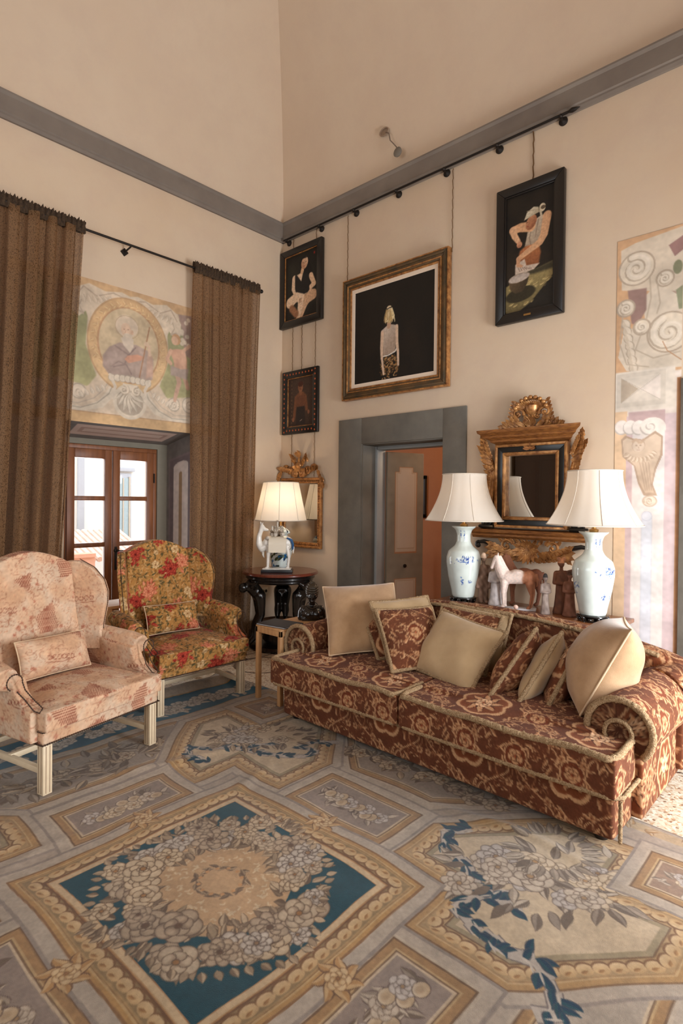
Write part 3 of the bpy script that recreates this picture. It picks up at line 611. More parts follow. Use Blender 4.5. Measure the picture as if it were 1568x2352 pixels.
# ------------------------------------------------------------------ the terrace outside
WH = mat('white_render', (236, 232, 224), rough=.8, var=.04, vs=1)
b = MB(); b.bx(-9, 9, .63, 6.5, -.12, -.04); struct(b.build('floor_terrace', mat('terrace_paving', (196, 176, 156), rough=.8, var=.1), smooth=False))
t = root('facade', 'white rendered house front with pilasters across the terrace', 'building', (0, 6.2, 0))
b = MB(); b.bx(-6, 6, 0, .4, -.1, 6); b.build('wall', WH, t, smooth=False)
for x0, x1 in ((.12, .24), (-1.2, -1.05), (1.62, 1.75)): 
    b = MB(); b.bx(x0, x1, -.06, 0, -.1, 6); b.build('pilaster', mat('grey_render', (176, 178, 184), rough=.8), t, smooth=False)
b = MB(); b.bx(.84, 1.22, -.05, 0, -.1, 2.12).bx(.78, 1.28, -.09, 0, 2.16, 2.24); f = b.build('window_surround', mat('grey_render'), t, bevel=.005)
b = MB(); b.bx(.9, 1.16, -.07, -.05, .05, 2.02); b.build('pane', mat('far_glass', (150, 168, 172), rough=.1, spec=.8), f)
b = MB(); b.bx(1.02, 1.04, -.09, -.07, .05, 2.02).bx(.88, .91, -.09, -.06, .05, 2.05).bx(1.15, 1.18, -.09, -.06, .05, 2.05); b.build('window_bars', mat('beige_paint', (190, 176, 158), rough=.6), f)
t = root('terrace_parapet', 'low salmon parapet wall outside beyond the left door pane', 'wall', (-1.4, 4.2, 0))
b = MB(); b.bx(-3, 1.0, 0, .2, -.05, .62).bx(-3, 1.0, -.03, .23, .62, .68); b.build('masonry', mat('salmon_render', (226, 172, 146), rough=.8), t, smooth=False)
t = root('terracotta_roof', 'red tiled low roof outside seen under the right pane', 'roof', (-.4, 4.4, .55))
b = MB()
for i in range(16): b.tube([(-.6+i*.11, 0, .0), (-.6+i*.11, 1.2, .42)], .05, 8)
b.build('tiles', mat('terracotta', (226, 196, 180), rough=.8, var=.15), t)
t = root('garden_table', 'white round cafe table out on the terrace', 'table', (-1.75, 2.6, -.04))
b = MB(); b.lathe([(0, .72), (.36, .72), (.36, .745), (0, .745)], n=28); b.build('table_top', WH, t); b = MB(); b.lathe([(0, 0), (.2, 0), (.2, .02), (.03, .05), (.025, .72), (0, .72)], n=16); b.build('pedestal', WH, t)
t = root('garden_chair', 'pale metal terrace chair beside the cafe table outside', 'chair', (-1.25, 3.0, -.04), .6)
b = MB(); b.lathe([(0, .43), (.2, .43), (.21, .45), (0, .455)], n=20); b.build('seat', mat('pale_metal', (150, 156, 160), rough=.5), t)
for x, y in ((-.16, -.16), (.16, -.16), (-.16, .16), (.16, .16)): b = MB(); b.tube([(x, y, 0), (x*.9, y*.9, .44)], .012); b.build('leg', mat('pale_metal'), t)
b = MB(); b.tube([(-.18, .17, .43), (-.2, .22, .8), (0, .24, .88), (.2, .22, .8), (.18, .17, .43)], .013)
for x in (-.08, 0, .08): b.tube([(x, .18, .44), (x, .235, .86)], .007)
b.build('backrest', mat('pale_metal'), t)
# ------------------------------------------------------------------ the carpet
FLD, FL2, CRM, TAN, GLD, BRN = (172, 162, 154), (150, 139, 134), (206, 190, 168), (188, 160, 128), (166, 132, 92), (116, 90, 66)
BLU = (14, 66, 86); NAVY = (10, 48, 82)
PALS = [((104, 86, 70), (160, 142, 124), (204, 190, 170), (150, 108, 66)), ((100, 82, 68), (142, 124, 108), (190, 174, 154), (96, 72, 54)), ((96, 76, 58), (178, 156, 128), (216, 200, 176), (170, 124, 74)), ((88, 74, 68), (156, 146, 140), (204, 198, 192), (150, 120, 90))]
LFS = [(100, 82, 66), (128, 110, 92), (160, 142, 120), (190, 172, 148)]
PALP = [((116, 100, 90), (178, 166, 154), (212, 202, 190), (170, 140, 104)), ((110, 98, 96), (168, 160, 158), (206, 202, 202), (160, 130, 96)), ((120, 102, 84), (196, 178, 152), (220, 206, 186), (176, 138, 92))]
LFP = [(110, 96, 84), (146, 134, 124), (172, 160, 148), (198, 188, 176)]
RX0, RX1, RY0, RY1 = -4.86, -1.48, -5.6, -.95
cv = Cv(RX0, RY0, RX1, RY1, 400, FLD)
cx0, cy0 = -3.195, -3.297
def inset(P, d):
    P = np.asarray(P, float); n = len(P); A = 0
    for i in range(n): A += P[i][0]*P[(i+1) % n][1]-P[(i+1) % n][0]*P[i][1]
    sg = 1 if A > 0 else -1; out = []
    for i in range(n):
        p, c, q = P[i-1], P[i], P[(i+1) % n]; e1 = (c-p)/np.linalg.norm(c-p); e2 = (q-c)/np.linalg.norm(q-c)
        n1 = np.array([-e1[1], e1[0]])*sg; n2 = np.array([-e2[1], e2[0]])*sg; bs = n1+n2; bs = bs/(bs@n1)
        out.append(c+bs*d)
    return np.array(out)
def scallops(P, d, s=.055, r=.027):
    """row of shaded lobes set along an outline, d inside it"""
    Q = inset(P, d); n = len(Q)
    A = sum(P[i][0]*P[(i+1) % n][1]-P[(i+1) % n][0]*P[i][1] for i in range(n)); sg = 1 if A > 0 else -1
    for i in range(n):
        a, b_ = Q[i], Q[(i+1) % n]; L = np.linalg.norm(b_-a); k = max(1, int(L/s)); e = (b_-a)/L; an = math.atan2(e[1], e[0]); nn = np.array([-e[1], e[0]])*sg
        for j in range(k):
            c = a+e*L*(j+.5)/k
            cv.ell(*(c+nn*.006), L/k*.56, r*1.0, (126, 92, 62), an)
            cv.ell(*c, L/k*.52, r*.88, (196, 162, 114), an, col2=(222, 200, 164), gx=nn[0], gy=nn[1])
            cv.leaf(*(c-e*L/k*.3-nn*r*.5), L/k*.5, r*.5, an+.3, (170, 130, 84), (150, 112, 72))
def band(P, cols):
    for d, c in cols: cv.poly(inset(P, d), c)
def rectP(x0, y0, x1, y1): return [(x0, y0), (x1, y0), (x1, y1), (x0, y1)]
# faint stripes round the compartments, then each compartment
def frame(P, fill, gold=True):
    band(P, [(-.075, (150, 141, 138)), (-.062, (186, 177, 168)), (-.02, (196, 186, 174)), (-.008, BRN), (0, GLD), (.028, (196, 170, 128)), (.036, (112, 86, 64)), (.042, CRM), (.052, fill)])
def bigframe(P, fill):
    band(P, [(-.07, (152, 143, 140)), (-.055, (184, 175, 166)), (-.008, (126, 96, 66)), (0, (178, 144, 98)), (.022, (202, 176, 134)), (.028, (166, 134, 94)), (.034, (176, 150, 112))])
    scallops(P, .062); band(P, [(.098, (112, 84, 60)), (.104, (158, 146, 120)), (.128, fill)])
# outer trapezes with garlands
def trap(P, a, b_, n=16, pal=PALS, lf=LFS):
    frame(P, (160, 150, 142)); a = np.array(a); b_ = np.array(b_)
    for i in range(n):
        c = a+(b_-a)*(i+.5)/n+RS.randn(2)*.02
        for k in range(3): cv.leaf(*c, .11, .035, random.random()*6.3, random.choice(lf), random.choice(lf), lf[0])
        if i % 2: cv.flower(*c, .05+.02*random.random(), random.choice(pal), n=random.choice((5, 6)))
trap([(-1.62, -2.62), (-1.66, -2.62), (-2.06, -3.02), (-2.06, -3.58), (-1.66, -3.99), (-1.62, -3.99)][::-1], (-1.85, -2.75), (-1.85, -3.85), 20)
trap([(-3.60, -2.12), (-3.97, -1.78), (-3.97, -1.64), (-2.4, -1.64), (-2.42, -1.78), (-2.79, -2.12)], (-3.8, -1.9), (-2.6, -1.86), 26)
for i in range(60): x = random.uniform(-3.75, -2.7); cv.leaf(x, random.uniform(-2.05, -1.72), .12, .04, random.random()*6.3, random.choice(LFS), random.choice(LFP), LFS[0])
for P in ([(-3.60, -4.47), (-3.97, -4.82), (-2.4, -4.82), (-2.79, -4.47)], [(-4.78, -2.62), (-4.33, -3.02), (-4.33, -3.58), (-4.78, -3.99)]): frame(P[::-1], (176, 168, 160)); c = np.mean(P, 0); cv.spray(c[0], c[1], .16, 5, PALP, LFP)
# four notched octagons at the diagonals
NE = [(.405, .80), (.405, 1.135), (.835, 1.59), (1.205, 1.59), (1.205, 1.23), (1.575, 1.23), (1.575, .82), (1.10, .40), (.69, .40), (.69, .80)]
SE = [(.36, -.70), (.355, -1.10), (.775, -1.53), (1.115, -1.53), (1.10, -1.235), (1.475, -1.235), (1.475, -.82), (.985, -.405), (.655, -.405), (.655, -.70)]
def ribbon(P, w):
    P = resamp2(P, .045); n = len(P)
    for i in range(n-1):
        a, b_ = P[i], P[i+1]; e = b_-a; L = np.linalg.norm(e); e = e/L; nn = np.array([-e[1], e[0]]); an = math.atan2(e[1], e[0]); ww = w*(.55+.45*abs(math.sin(i*1.3)))
        cv.poly([a+nn*ww*.5, b_+nn*ww*.5, b_+e*.01-nn*ww*.5, a-nn*ww*.5], (112, 104, 108)); cv.poly([a+nn*ww*.42, b_+nn*ww*.42, b_+e*.01-nn*ww*.42, a-nn*ww*.42], (190, 184, 180))
    for i in range(n-1):
        a, b_ = P[i], P[i+1]; e = b_-a; an = math.atan2(e[1], e[0])
        if i % 4 == 3: continue
        for k in range(2): cv.leaf(*(a+RS.randn(2)*w*.16), w*random.uniform(.8, 1.25), w*random.uniform(.30, .5), an+random.choice((-1, 1))*random.uniform(.3, 1.0), BLU, NAVY, (60, 66, 84), random.uniform(-.4, .4))
        cv.leaf(*(a+RS.randn(2)*w*.2), w*.9, w*.14, an+random.uniform(-.5, .5), (206, 200, 194), (190, 184, 180))
    return
def resamp2(P, st):
    P = np.array(P, float); d = np.concatenate([[0], np.cumsum(np.linalg.norm(np.diff(P, axis=0), axis=1))]); t = np.linspace(0, d[-1], int(d[-1]/st)+2)
    return np.stack([np.interp(t, d, P[:, i]) for i in range(2)], 1)
def ribbon_old(P, w):
    P = np.array(P); n = len(P)
    for i in range(n-1):
        a, b_ = P[i], P[i+1]; e = b_-a; L = np.linalg.norm(e); e = e/L; nn = np.array([-e[1], e[0]])
        cv.poly([a+nn*w*.5, b_+nn*w*.3, b_-nn*w*.7, a-nn*w*.45], (186, 182, 184))
        k = max(2, int(L/.035))
        for j in range(k):
            c = a+e*L*(j+.2)/k; cv.poly([c+nn*w*random.uniform(.35, .65), c+e*L/k*.75+nn*w*.3, c+e*L/k*random.uniform(.3, .9)-nn*w*random.uniform(.3, .8), c-nn*w*random.uniform(.1, .5)], BLU if j % 2 else NAVY)
        cv.line([a+nn*w*.5, b_+nn*w*.35], .004, (110, 100, 104)); cv.line([a-nn*w*.45, b_-nn*w*.65], .004, (96, 86, 88))
for Q, sx, sy in ((NE, 1, 1), (SE, 1, 1), (NE, -1, 1), (SE, -1, 1)):
    P = [(cx0+sx*x, cy0+sy*y) for x, y in Q]; P = P[::-1] if sx < 0 else P
    bigframe(P, (206, 190, 166))
# bouquets in the two octagons in view
def bouquet(x, y, pal, lf, s=1., rot=0.):
    c, q = math.cos(rot), math.sin(rot)
    for i in range(70):
        a = random.random()*2*PI; d = .32*s*math.sqrt(random.random()); px, py = d*math.cos(a)*1.25, d*math.sin(a)*.62
        cv.leaf(x+px*c-py*q, y+px*q+py*c, .09*s, .03*s, a+rot+random.uniform(-.7, .7), random.choice(lf), random.choice(lf), lf[0], random.uniform(-.3, .3))
    for i in range(15):
        a = random.random()*2*PI; d = .26*s*math.sqrt(random.random()); px, py = d*math.cos(a)*1.25, d*math.sin(a)*.6
        cv.flower(x+px*c-py*q, y+px*q+py*c, random.uniform(.045, .085)*s, random.choice(pal), n=random.choice((6, 7, 8)), rings=random.choice((2, 2, 3)))
ribbon([(-2.60, -2.34), (-2.66, -2.2), (-2.58, -2.08), (-2.48, -2.2), (-2.36, -2.34), (-2.3, -2.5), (-2.22, -2.62), (-2.12, -2.72), (-2.02, -2.7), (-2.06, -2.56), (-1.94, -2.58), (-1.84, -2.7)], .06)
ribbon([(-2.42, -2.2), (-2.36, -2.36), (-2.22, -2.4), (-2.12, -2.5)], .05)
bouquet(-2.14, -2.28, PALS, LFS, .95, -.8)
ribbon([(-2.12, -3.86), (-2.22, -3.78), (-2.33, -3.86), (-2.36, -3.98), (-2.46, -4.08), (-2.5, -4.2), (-2.46, -4.28)], .075)
ribbon([(-2.40, -4.22), (-2.5, -4.12), (-2.62, -4.08), (-2.68, -4.2)], .07)
ribbon([(-2.66, -4.22), (-2.70, -4.32), (-2.66, -4.42), (-2.72, -4.5), (-2.82, -4.56), (-2.86, -4.5)], .07)
bouquet(-2.22, -4.26, PALP, LFP, 1.15, -.75)
for i in range(40): a = random.random()*6.3; cv.leaf(-2.0+.14*math.cos(a), -4.2+.12*math.sin(a), .1, .03, a, random.choice(LFP), random.choice(LFP), LFP[0])
# small corner squares beside the octagons
for x, y in ((cx0+1.42, cy0+1.42), (cx0+1.33, cy0-1.41), (cx0-1.42, cy0+1.42), (cx0-1.33, cy0-1.41)):
    frame(rectP(x-.165, y-.165, x+.165, y+.165), (150, 126, 110)); cv.spray(x, y, .12, 4, PALP, LFP)
# rectangular compartments north, east, south, west with fruit and flowers
for (x0, y0, x1, y1), v in (((-3.48, -2.59, -2.86, -2.27), 0), ((-2.545, -3.61, -2.19, -2.99), 1), ((-3.48, -4.33, -2.92, -4.0), 0), ((-4.2, -3.61, -3.85, -2.99), 1)):
    frame(rectP(x0, y0, x1, y1), (150, 137, 132)); x, y = (x0+x1)/2, (y0+y1)/2
    for i in range(34):
        d = random.uniform(-.20, .20); px, py = (d, random.uniform(-.05, .05)) if not v else (random.uniform(-.05, .05), d)
        cv.leaf(x+px, y+py, .07, .028, random.random()*6.3, random.choice(LFP), random.choice(LFP), (104, 88, 84), .2)
    for i in range(11):
        d = -.17+.034*i; px, py = (d, random.uniform(-.04, .04)) if not v else (random.uniform(-.04, .04), d)
        if i % 3 == 0: cv.flower(x+px, y+py, .048, random.choice(PALP))
        else: cv.ell(x+px, y+py, .036, .031, (96, 80, 74)); cv.ell(x+px, y+py, .032, .028, (190, 168, 138), col2=(216, 204, 186), gx=-.7, gy=.7); cv.ell(x+px-.004, y+py+.003, .018, .014, (164, 140, 112), op=.6, soft=.006)
# central compartment
P = rectP(-3.77, -3.915, -2.62, -2.68)
band(P, [(-.075, (150, 141, 138)), (-.06, (186, 177, 168)), (-.01, (142, 106, 70)), (0, (184, 146, 94)), (.016, (206, 180, 134)), (.022, (150, 116, 76)), (.026, (176, 148, 106)), (.034, (150, 128, 94))])
scallops(P, .062, .062, .026); band(P, [(.092, (118, 84, 56)), (.1, (176, 136, 92)), (.106, (212, 190, 158)), (.132, (168, 120, 78)), (.135, BLU)])
cv.ell(-3.195, -3.275, .30, .305, (192, 162, 128))
for i in range(120):
    a = random.random()*6.3; r = random.uniform(.13, .27); x, y = -3.195+r*math.cos(a), -3.275+r*math.sin(a); a2 = random.random()*6
    cv.line([(x, y), (x+.014*math.cos(a2), y+.014*math.sin(a2)), (x+.014*math.cos(a2)+.012*math.cos(a2+1.4), y+.014*math.sin(a2)+.012*math.sin(a2+1.4))], .008, (216, 198, 170), w2=.004)
for i in range(34):
    a = i/34*2*PI+random.uniform(-.06, .06); r = random.uniform(.078, .10); cv.leaf(-3.195+r*math.cos(a), -3.275+r*math.sin(a), .045, .015, a+random.uniform(.9, 1.7)*(1 if i % 3 else -1), random.choice(LFS[1:]), (104, 86, 70), (110, 90, 72))
for i in range(12): a = i/12*6.28; cv.ell(-3.195+.085*math.cos(a), -3.275+.085*math.sin(a), .009, .008, (196, 150, 104))
def wr_(a): return 1+.05*math.sin(3*a+.5)+.04*math.sin(7*a)
for i in range(330):
    a = random.random()*2*PI; r = random.uniform(.26, .44)*wr_(a); dr_ = 1 if r > .35 else -.4
    cv.leaf(-3.195+r*math.cos(a)*1.0, -3.275+r*math.sin(a)*1.02, random.uniform(.05, .09), random.uniform(.018, .032), a*1.0+random.uniform(-1.1, 1.1)+(PI if dr_ < 0 else 0), random.choice(LFS), random.choice(LFS[1:]), LFS[0], random.uniform(-.3, .3))
for i in range(52):
    a = i*2.399; r = random.choice((.30, .37, .42))*wr_(a)+random.uniform(-.02, .02)
    cv.flower(-3.195+r*math.cos(a), -3.275+r*math.sin(a)*1.02, random.uniform(.04, .085), random.choice(PALS), n=random.choice((5, 6, 8)), rings=random.choice((2, 3)))
for i in range(60):
    a = i/60*2*PI; r = .455*wr_(a); cv.leaf(-3.195+r*math.cos(a), -3.275+r*math.sin(a)*1.02, .05, .026, a+random.uniform(-.6, .6), random.choice(LFS[1:]), random.choice(LFS[2:]), LFS[0])
# rosettes biting into the central frame
for x, y in ((-2.58, -3.30), (-3.17, -2.63), (-3.2, -3.965), (-3.81, -3.3)):
    for i in range(7): a = i/7*6.28; cv.leaf(x+.02*math.cos(a), y+.02*math.sin(a), .075, .04, a+.5, (206, 176, 132), (180, 140, 92), (112, 82, 58), .4)
    cv.flower(x, y, .045, ((120, 88, 60), (190, 154, 106), (222, 200, 164), (150, 108, 66)))
# north border
cv.rect(RX0, -1.62, RX1, RY1, (176, 166, 156)); cv.rect(RX0, -1.575, RX1, -1.19, (176, 140, 92)); cv.rect(RX0, -1.567, RX1, -1.2, (26, 90, 124))  # blue band and its flowers painted brighter, window light put into the colour
cv.rect(RX0, -1.1, RX1, -1.08, (170, 150, 120))
for i in range(110):
    x = random.uniform(RX0, RX1-.02); y = -1.385+random.uniform(-.08, .08)
    cv.leaf(x, y, .1, .045, random.random()*6.3, (214, 208, 200), (184, 176, 168), (120, 120, 122), .3)
for i in range(42): cv.flower(RX0+.04+i*.08, -1.385+random.uniform(-.07, .07), random.uniform(.05, .075), ((112, 112, 116), (190, 184, 178), (226, 220, 212), (160, 150, 130)), n=6, rings=2)
# east border
cv.rect(-1.575, RY0, RX1, -1.6, (176, 166, 156)); cv.rect(-1.565, RY0, -1.495, -1.62, (188, 168, 138))
for i in range(80): cv.leaf(-1.53+random.uniform(-.02, .02), random.uniform(RY0, -1.65), .06, .025, random.random()*6.3, (176, 140, 92), (206, 188, 160), (130, 100, 74), .3)
cv.wash((128, 110, 94), .10); cv.a *= np.array([.82, .785, .735], np.float32); cv.noise(.05, .03); cv.noise(.08, .35); cv.noise(.06, .008)
def rug_z(X, Y):
    z = .012+.003*np.sin(X*7+Y*3.1)+.0025*np.sin(Y*11-X*4)+.002*np.sin(X*19+1.3*np.sin(Y*5))
    wr = np.exp(-((Y+2.15-.12*np.sin(X*3.3))/.05)**2)*.014*(np.sin(X*2.1+1)**2)*(X < -2.2)
    wr += np.exp(-((Y+2.62+.1*np.sin(X*4))/.04)**2)*.008*np.sin(X*3)**2
    wr += np.exp(-((X+2.02+.05*np.sin(Y*5))/.035)**2)*.012*np.exp(-((Y+3.9)/.5)**2)
    fold = .055*np.exp(-((Y+1.10)/.07)**2)*(1-np.exp(-((X+1.4)/.2)**2))*np.clip((X+2.35)/.2, 0, 1)
    edge = .05*np.exp(-((X+1.56)/.05)**2)*np.exp(-((Y+1.2)/.3)**2)
    return z+wr+fold+edge
ys = np.concatenate([np.arange(RY0, -4.95, .012), np.arange(-4.95, -2.2, .0040), np.arange(-2.2, RY1+.001, .0058)])
xs = np.concatenate([np.arange(RX0, -4.0, .009), np.arange(-4.0, RX1+.001, .0042)])
X, Y = np.meshgrid(xs, ys); Z = rug_z(X, Y)
dx = .012*np.sin(Y*4.1)+.006*np.sin(Y*9+X*5); dy = .010*np.sin(X*3.7+1)+.006*np.sin(X*8-Y*4)
SC3 = cv.sample(X+dx, Y+dy)
RUGM = mat('woven_tapestry', rough=.95, attr=True, bump=.25, bs=420, spec=.15, sheen=.15)
rug = big_grid('patterned_rug', np.stack([X+.0*X, Y, Z], -1), SC3, RUGM)
tag(rug, 'large tapestry-weave carpet with blue centre square, flower wreath and gold scalloped frames', 'rug')
edge = MB(); n_ = 200
for P in ([(RX0, y) for y in np.linspace(RY0, RY1, n_)], [(RX1, y) for y in np.linspace(RY0, RY1, n_)], [(x, RY1) for x in np.linspace(RX0, RX1, n_)], [(x, RY0) for x in np.linspace(RX0, RX1, n_)]):
    P = np.array(P); edge.tube(np.column_stack([P, rug_z(P[:, 0], P[:, 1])-.003]), .006, 6)
o = edge.build('binding', mat('carpet_binding', (140, 128, 116), rough=.95), rug)
# ------------------------------------------------------------------ cloths
def damask():
    c = Cv(0, 0, .56, .62, 560, (96, 55, 36), tile=True); A, B_, D = (184, 142, 104), (146, 98, 66), (66, 34, 22)
    def cart(x, y, s):
        t = np.linspace(0, 2*PI, 49)[:-1]; r = s*(.80+.14*np.abs(np.cos(t*3))+.07*np.cos(t*2)); P = np.stack([x+r*np.cos(t)*.86, y+r*np.sin(t)*1.08], 1)
        c.poly(P, A); c.poly(np.array([x, y])+(P-[x, y])*.86, (128, 74, 46)); c.poly(np.array([x, y])+(P-[x, y])*.80, (116, 64, 38))
    cart(.28, .31, .165)
    for i in range(8): a = i/8*6.28; c.leaf(.28+.03*math.cos(a), .31+.03*math.sin(a), .075, .034, a, A, (186, 134, 94), D, .3)
    c.flower(.28, .31, .048, (D, (190, 138, 98), (222, 184, 146), (150, 80, 50)), n=6)
    for x, y in ((0, 0), (.28, 0), (0, .31)):
        for k in range(6): a = k/6*6.28; c.line([(x+.05*math.cos(a), y+.05*math.sin(a)), (x+.085*math.cos(a+.3), y+.085*math.sin(a+.3)), (x+.07*math.cos(a+.8), y+.07*math.sin(a+.8))], .008, A)
        c.ell(x, y, .058, .066, A, ring=.006); c.ell(x, y, .05, .056, (104, 52, 32)); c.flower(x, y, .038, (D, B_, A, (140, 70, 44)), n=5)
    for sx in (-1, 1):
        for sy in (-1, 1):
            q = lambda P: [(.28+sx*(x-.28), .31+sy*(y-.31)) for x, y in P]
            t = np.linspace(0, 1, 14)
            c.line(q([(.44+.09*math.sin(k*5), .31+.27*k) for k in t]), .007, A)
            c.line(q([(.50+.05*math.cos(k*6), .40+.07*math.sin(k*6)) for k in t]), .006, B_)
            c.line(q([(.36+.035*math.cos(k*5.5+1), .545+.035*math.sin(k*5.5+1)) for k in t]), .006, A)
            for x, y, s in ((.47, .38, .026), (.385, .50, .022), (.33, .56, .018), (.53, .47, .02)):
                X, Y = q([(x, y)])[0]; c.flower(X, Y, s, (D, B_, A, (120, 60, 40)), n=5, rings=1)
            for x, y, a in ((.43, .45, .8), (.50, .33, 2.2), (.34, .50, 2.9), (.46, .55, .3), (.40, .58, 1.6)):
                X, Y = q([(x, y)])[0]; c.leaf(X, Y, .052, .02, a*sx*sy, A, B_, D, .4)
    for i in range(150):
        x, y, a = random.random()*.56, random.random()*.62, random.random()*6.3; d = math.hypot((x-.28)/.15, (y-.31)/.18)
        if d < 1.05: continue
        s = random.uniform(.008, .014); c.line([(x+s*k*.5*math.cos(a+k*.75), y+s*k*.5*math.sin(a+k*.75)) for k in range(6)], .0045, random.choice((A, B_, B_)), w2=.002)
        if i % 3 == 0: c.leaf(x, y, .024, .011, a, B_, A, D, .3)
    c.noise(.10, .006); c.noise(.07, .04); return c
DAM = damask()
def floralcloth():
    c = Cv(0, 0, .66, .70, 420, (172, 132, 80), tile=True)
    cl = [(158, 112, 60), (190, 146, 90), (196, 160, 112), (134, 98, 54), (120, 100, 60), (178, 132, 76), (90, 78, 50), (200, 168, 124)]
    for i in range(1500): c.leaf(random.random()*.66, random.random()*.7, random.uniform(.02, .05), random.uniform(.008, .022), random.random()*6.3, random.choice(cl), random.choice(cl), None, random.uniform(-.4, .4))
    for i in range(150): c.leaf(random.random()*.66, random.random()*.7, random.uniform(.025, .05), .012, random.random()*6.3, (70, 66, 46), (92, 94, 66))
    for i in range(10): c.flower(random.random()*.66, random.random()*.7, random.uniform(.02, .035), ((130, 96, 64), (196, 164, 120), (226, 206, 170), (150, 110, 70)), n=6)
    R1 = ((96, 24, 22), (154, 48, 42), (184, 82, 66), (80, 20, 20)); R2 = ((150, 76, 58), (206, 122, 96), (226, 160, 134), (176, 80, 60))
    for x, y, s, R in ((.12, .14, .075, R1), (.23, .21, .08, R2), (.45, .38, .082, R1), (.57, .43, .07, R2), (.14, .52, .07, R1), (.50, .07, .055, R2), (.36, .64, .05, R1)):
        for k in range(26): a = random.random()*6.3; d = s*random.uniform(.1, 1); c.leaf(x+d*math.cos(a), y+d*math.sin(a), s*.5, s*.26, a+random.uniform(-1, 1), R[1 if k % 3 else 2], R[2 if k % 2 else 1], R[0])
        c.flower(x, y, s*.6, R, n=7, rings=3)
    c.a *= np.array([.93, .87, .78], np.float32); c.noise(.1, .006); return c
FLO = floralcloth()
def toile():
    c = Cv(0, 0, .74, .78, 420, (198, 170, 144), tile=True); r_, b_ = (122, 64, 48), (160, 112, 86)
    for i in range(36):
        x, y = random.random()*.74, random.random()*.78
        c.ell(x, y, random.uniform(.05, .1), random.uniform(.04, .08), (196, 154, 120), random.random()*3, op=.5, soft=.03)
    for i in range(800): c.leaf(random.random()*.74, random.random()*.78, random.uniform(.008, .02), .004, random.random()*6.3, b_, (204, 156, 124))
    for i in range(150):
        x, y = random.random()*.74, random.random()*.78; a = random.random()*6; c.line([(x+.012*k*math.cos(a+k*.7), y+.012*k*math.sin(a+k*.7)) for k in range(5)], .0028, b_)
    for i in range(40):
        x, y = random.random()*.74, random.random()*.78
        c.flower(x, y, random.uniform(.008, .016), (r_, b_, (206, 150, 124), r_), n=5, rings=1); c.line([(x, y), (x+.02, y-.03)], .002, b_)
    def clip(P, kind):
        P = np.array(P); c.poly(P, (196, 156, 126)); mn, mx = P.min(0), P.max(0); st = .014
        for i in range(int((mx[0]-mn[0])/st)+1):
            for j in range(int((mx[1]-mn[1])/st)+1):
                x, y = mn[0]+i*st+(j % 2)*st*.5, mn[1]+j*st; ins = False
                for k in range(len(P)):
                    a, b = P[k], P[(k+1) % len(P)]
                    if (a[1] > y) != (b[1] > y) and x < (b[0]-a[0])*(y-a[1])/(b[1]-a[1])+a[0]: ins = not ins
                if not ins: continue
                if kind: c.ell(x, y, .0062, .0042, r_, .5)
                else: c.line([(x-.005, y-.005), (x+.005, y+.005)], .0026, r_); c.line([(x+.005, y-.005), (x-.005, y+.005)], .0026, r_)
    clip([(.05, .62), (.19, .70), (.22, .50), (.12, .52)], 1); clip([(.42, .20), (.55, .28), (.57, .10), (.44, .08)], 0); clip([(.30, .44), (.42, .48), (.40, .36)], 0); clip([(.6, .55), (.70, .60), (.72, .44), (.62, .42)], 1)
    for x, y in ((.36, .66), (.14, .28)):
        for k in range(6): c.ell(x+.03*k, y-.004*k, .012, .014, r_, .3, ring=.003)
        c.line([(x-.02, y-.025), (x+.08, y-.04), (x+.17, y-.03)], .003, r_)
    c.noise(.06, .008); c.noise(.05, .06); return c
TOI = toile()
def wovenmat(n, **k): return mat(n, rough=.9, attr=True, bump=.2, bs=500, spec=.12, sheen=.04, **k)
DM = wovenmat('damask_cloth'); FM = wovenmat('floral_tapestry_cloth'); TM = wovenmat('toile_cloth')
SUEDE = mat('tan_suede', (178, 144, 108), rough=.95, col2=(154, 120, 86), vs=6, bump=.12, bs=160, sheen=.5, spec=.1)
SATIN = mat('beige_satin', (182, 154, 116), rough=.62, col2=(164, 136, 98), vs=5, bump=.06, bs=90, sheen=.3, spec=.3)
FRG = mat('beige_fringe', (204, 176, 138), rough=.95, col2=(142, 110, 78), vs=150, bump=1.0, bs=260, spec=.05)
PIPE = mat('tan_piping', (206, 178, 144), rough=.8)
def fuzz(amp=.004, f=170.):
    def d(V):
        n = np.sin(V[:, 0]*f+np.sin(V[:, 1]*f*1.3))*np.cos(V[:, 2]*f*1.1+V[:, 1]*f*.7)+RS.randn(len(V))*.6
        return V+(n*amp)[:, None]*(RS.randn(len(V), 3)*.5+np.array([-.4, -.3, .6]))
    return d
def resamp(P, step, closed=False):
    P = np.asarray(P, float)
    if closed: P = np.vstack([P, P[:1]])
    d = np.concatenate([[0], np.cumsum(np.linalg.norm(np.diff(P, axis=0), axis=1))]); n = max(4, int(d[-1]/step)); t = np.linspace(0, d[-1], n+1)
    Q = np.stack([np.interp(t, d, P[:, i]) for i in range(3)], 1); return Q[:-1] if closed else Q
def fringe(name, P, r, parent, closed=False, loc=None, amp=.0028):
    b = MB(); b.tube(resamp(P, .007, closed), r, 10, closed=closed); return b.build(name, FRG, parent, disp=fuzz(amp), loc=loc, sharp=180)

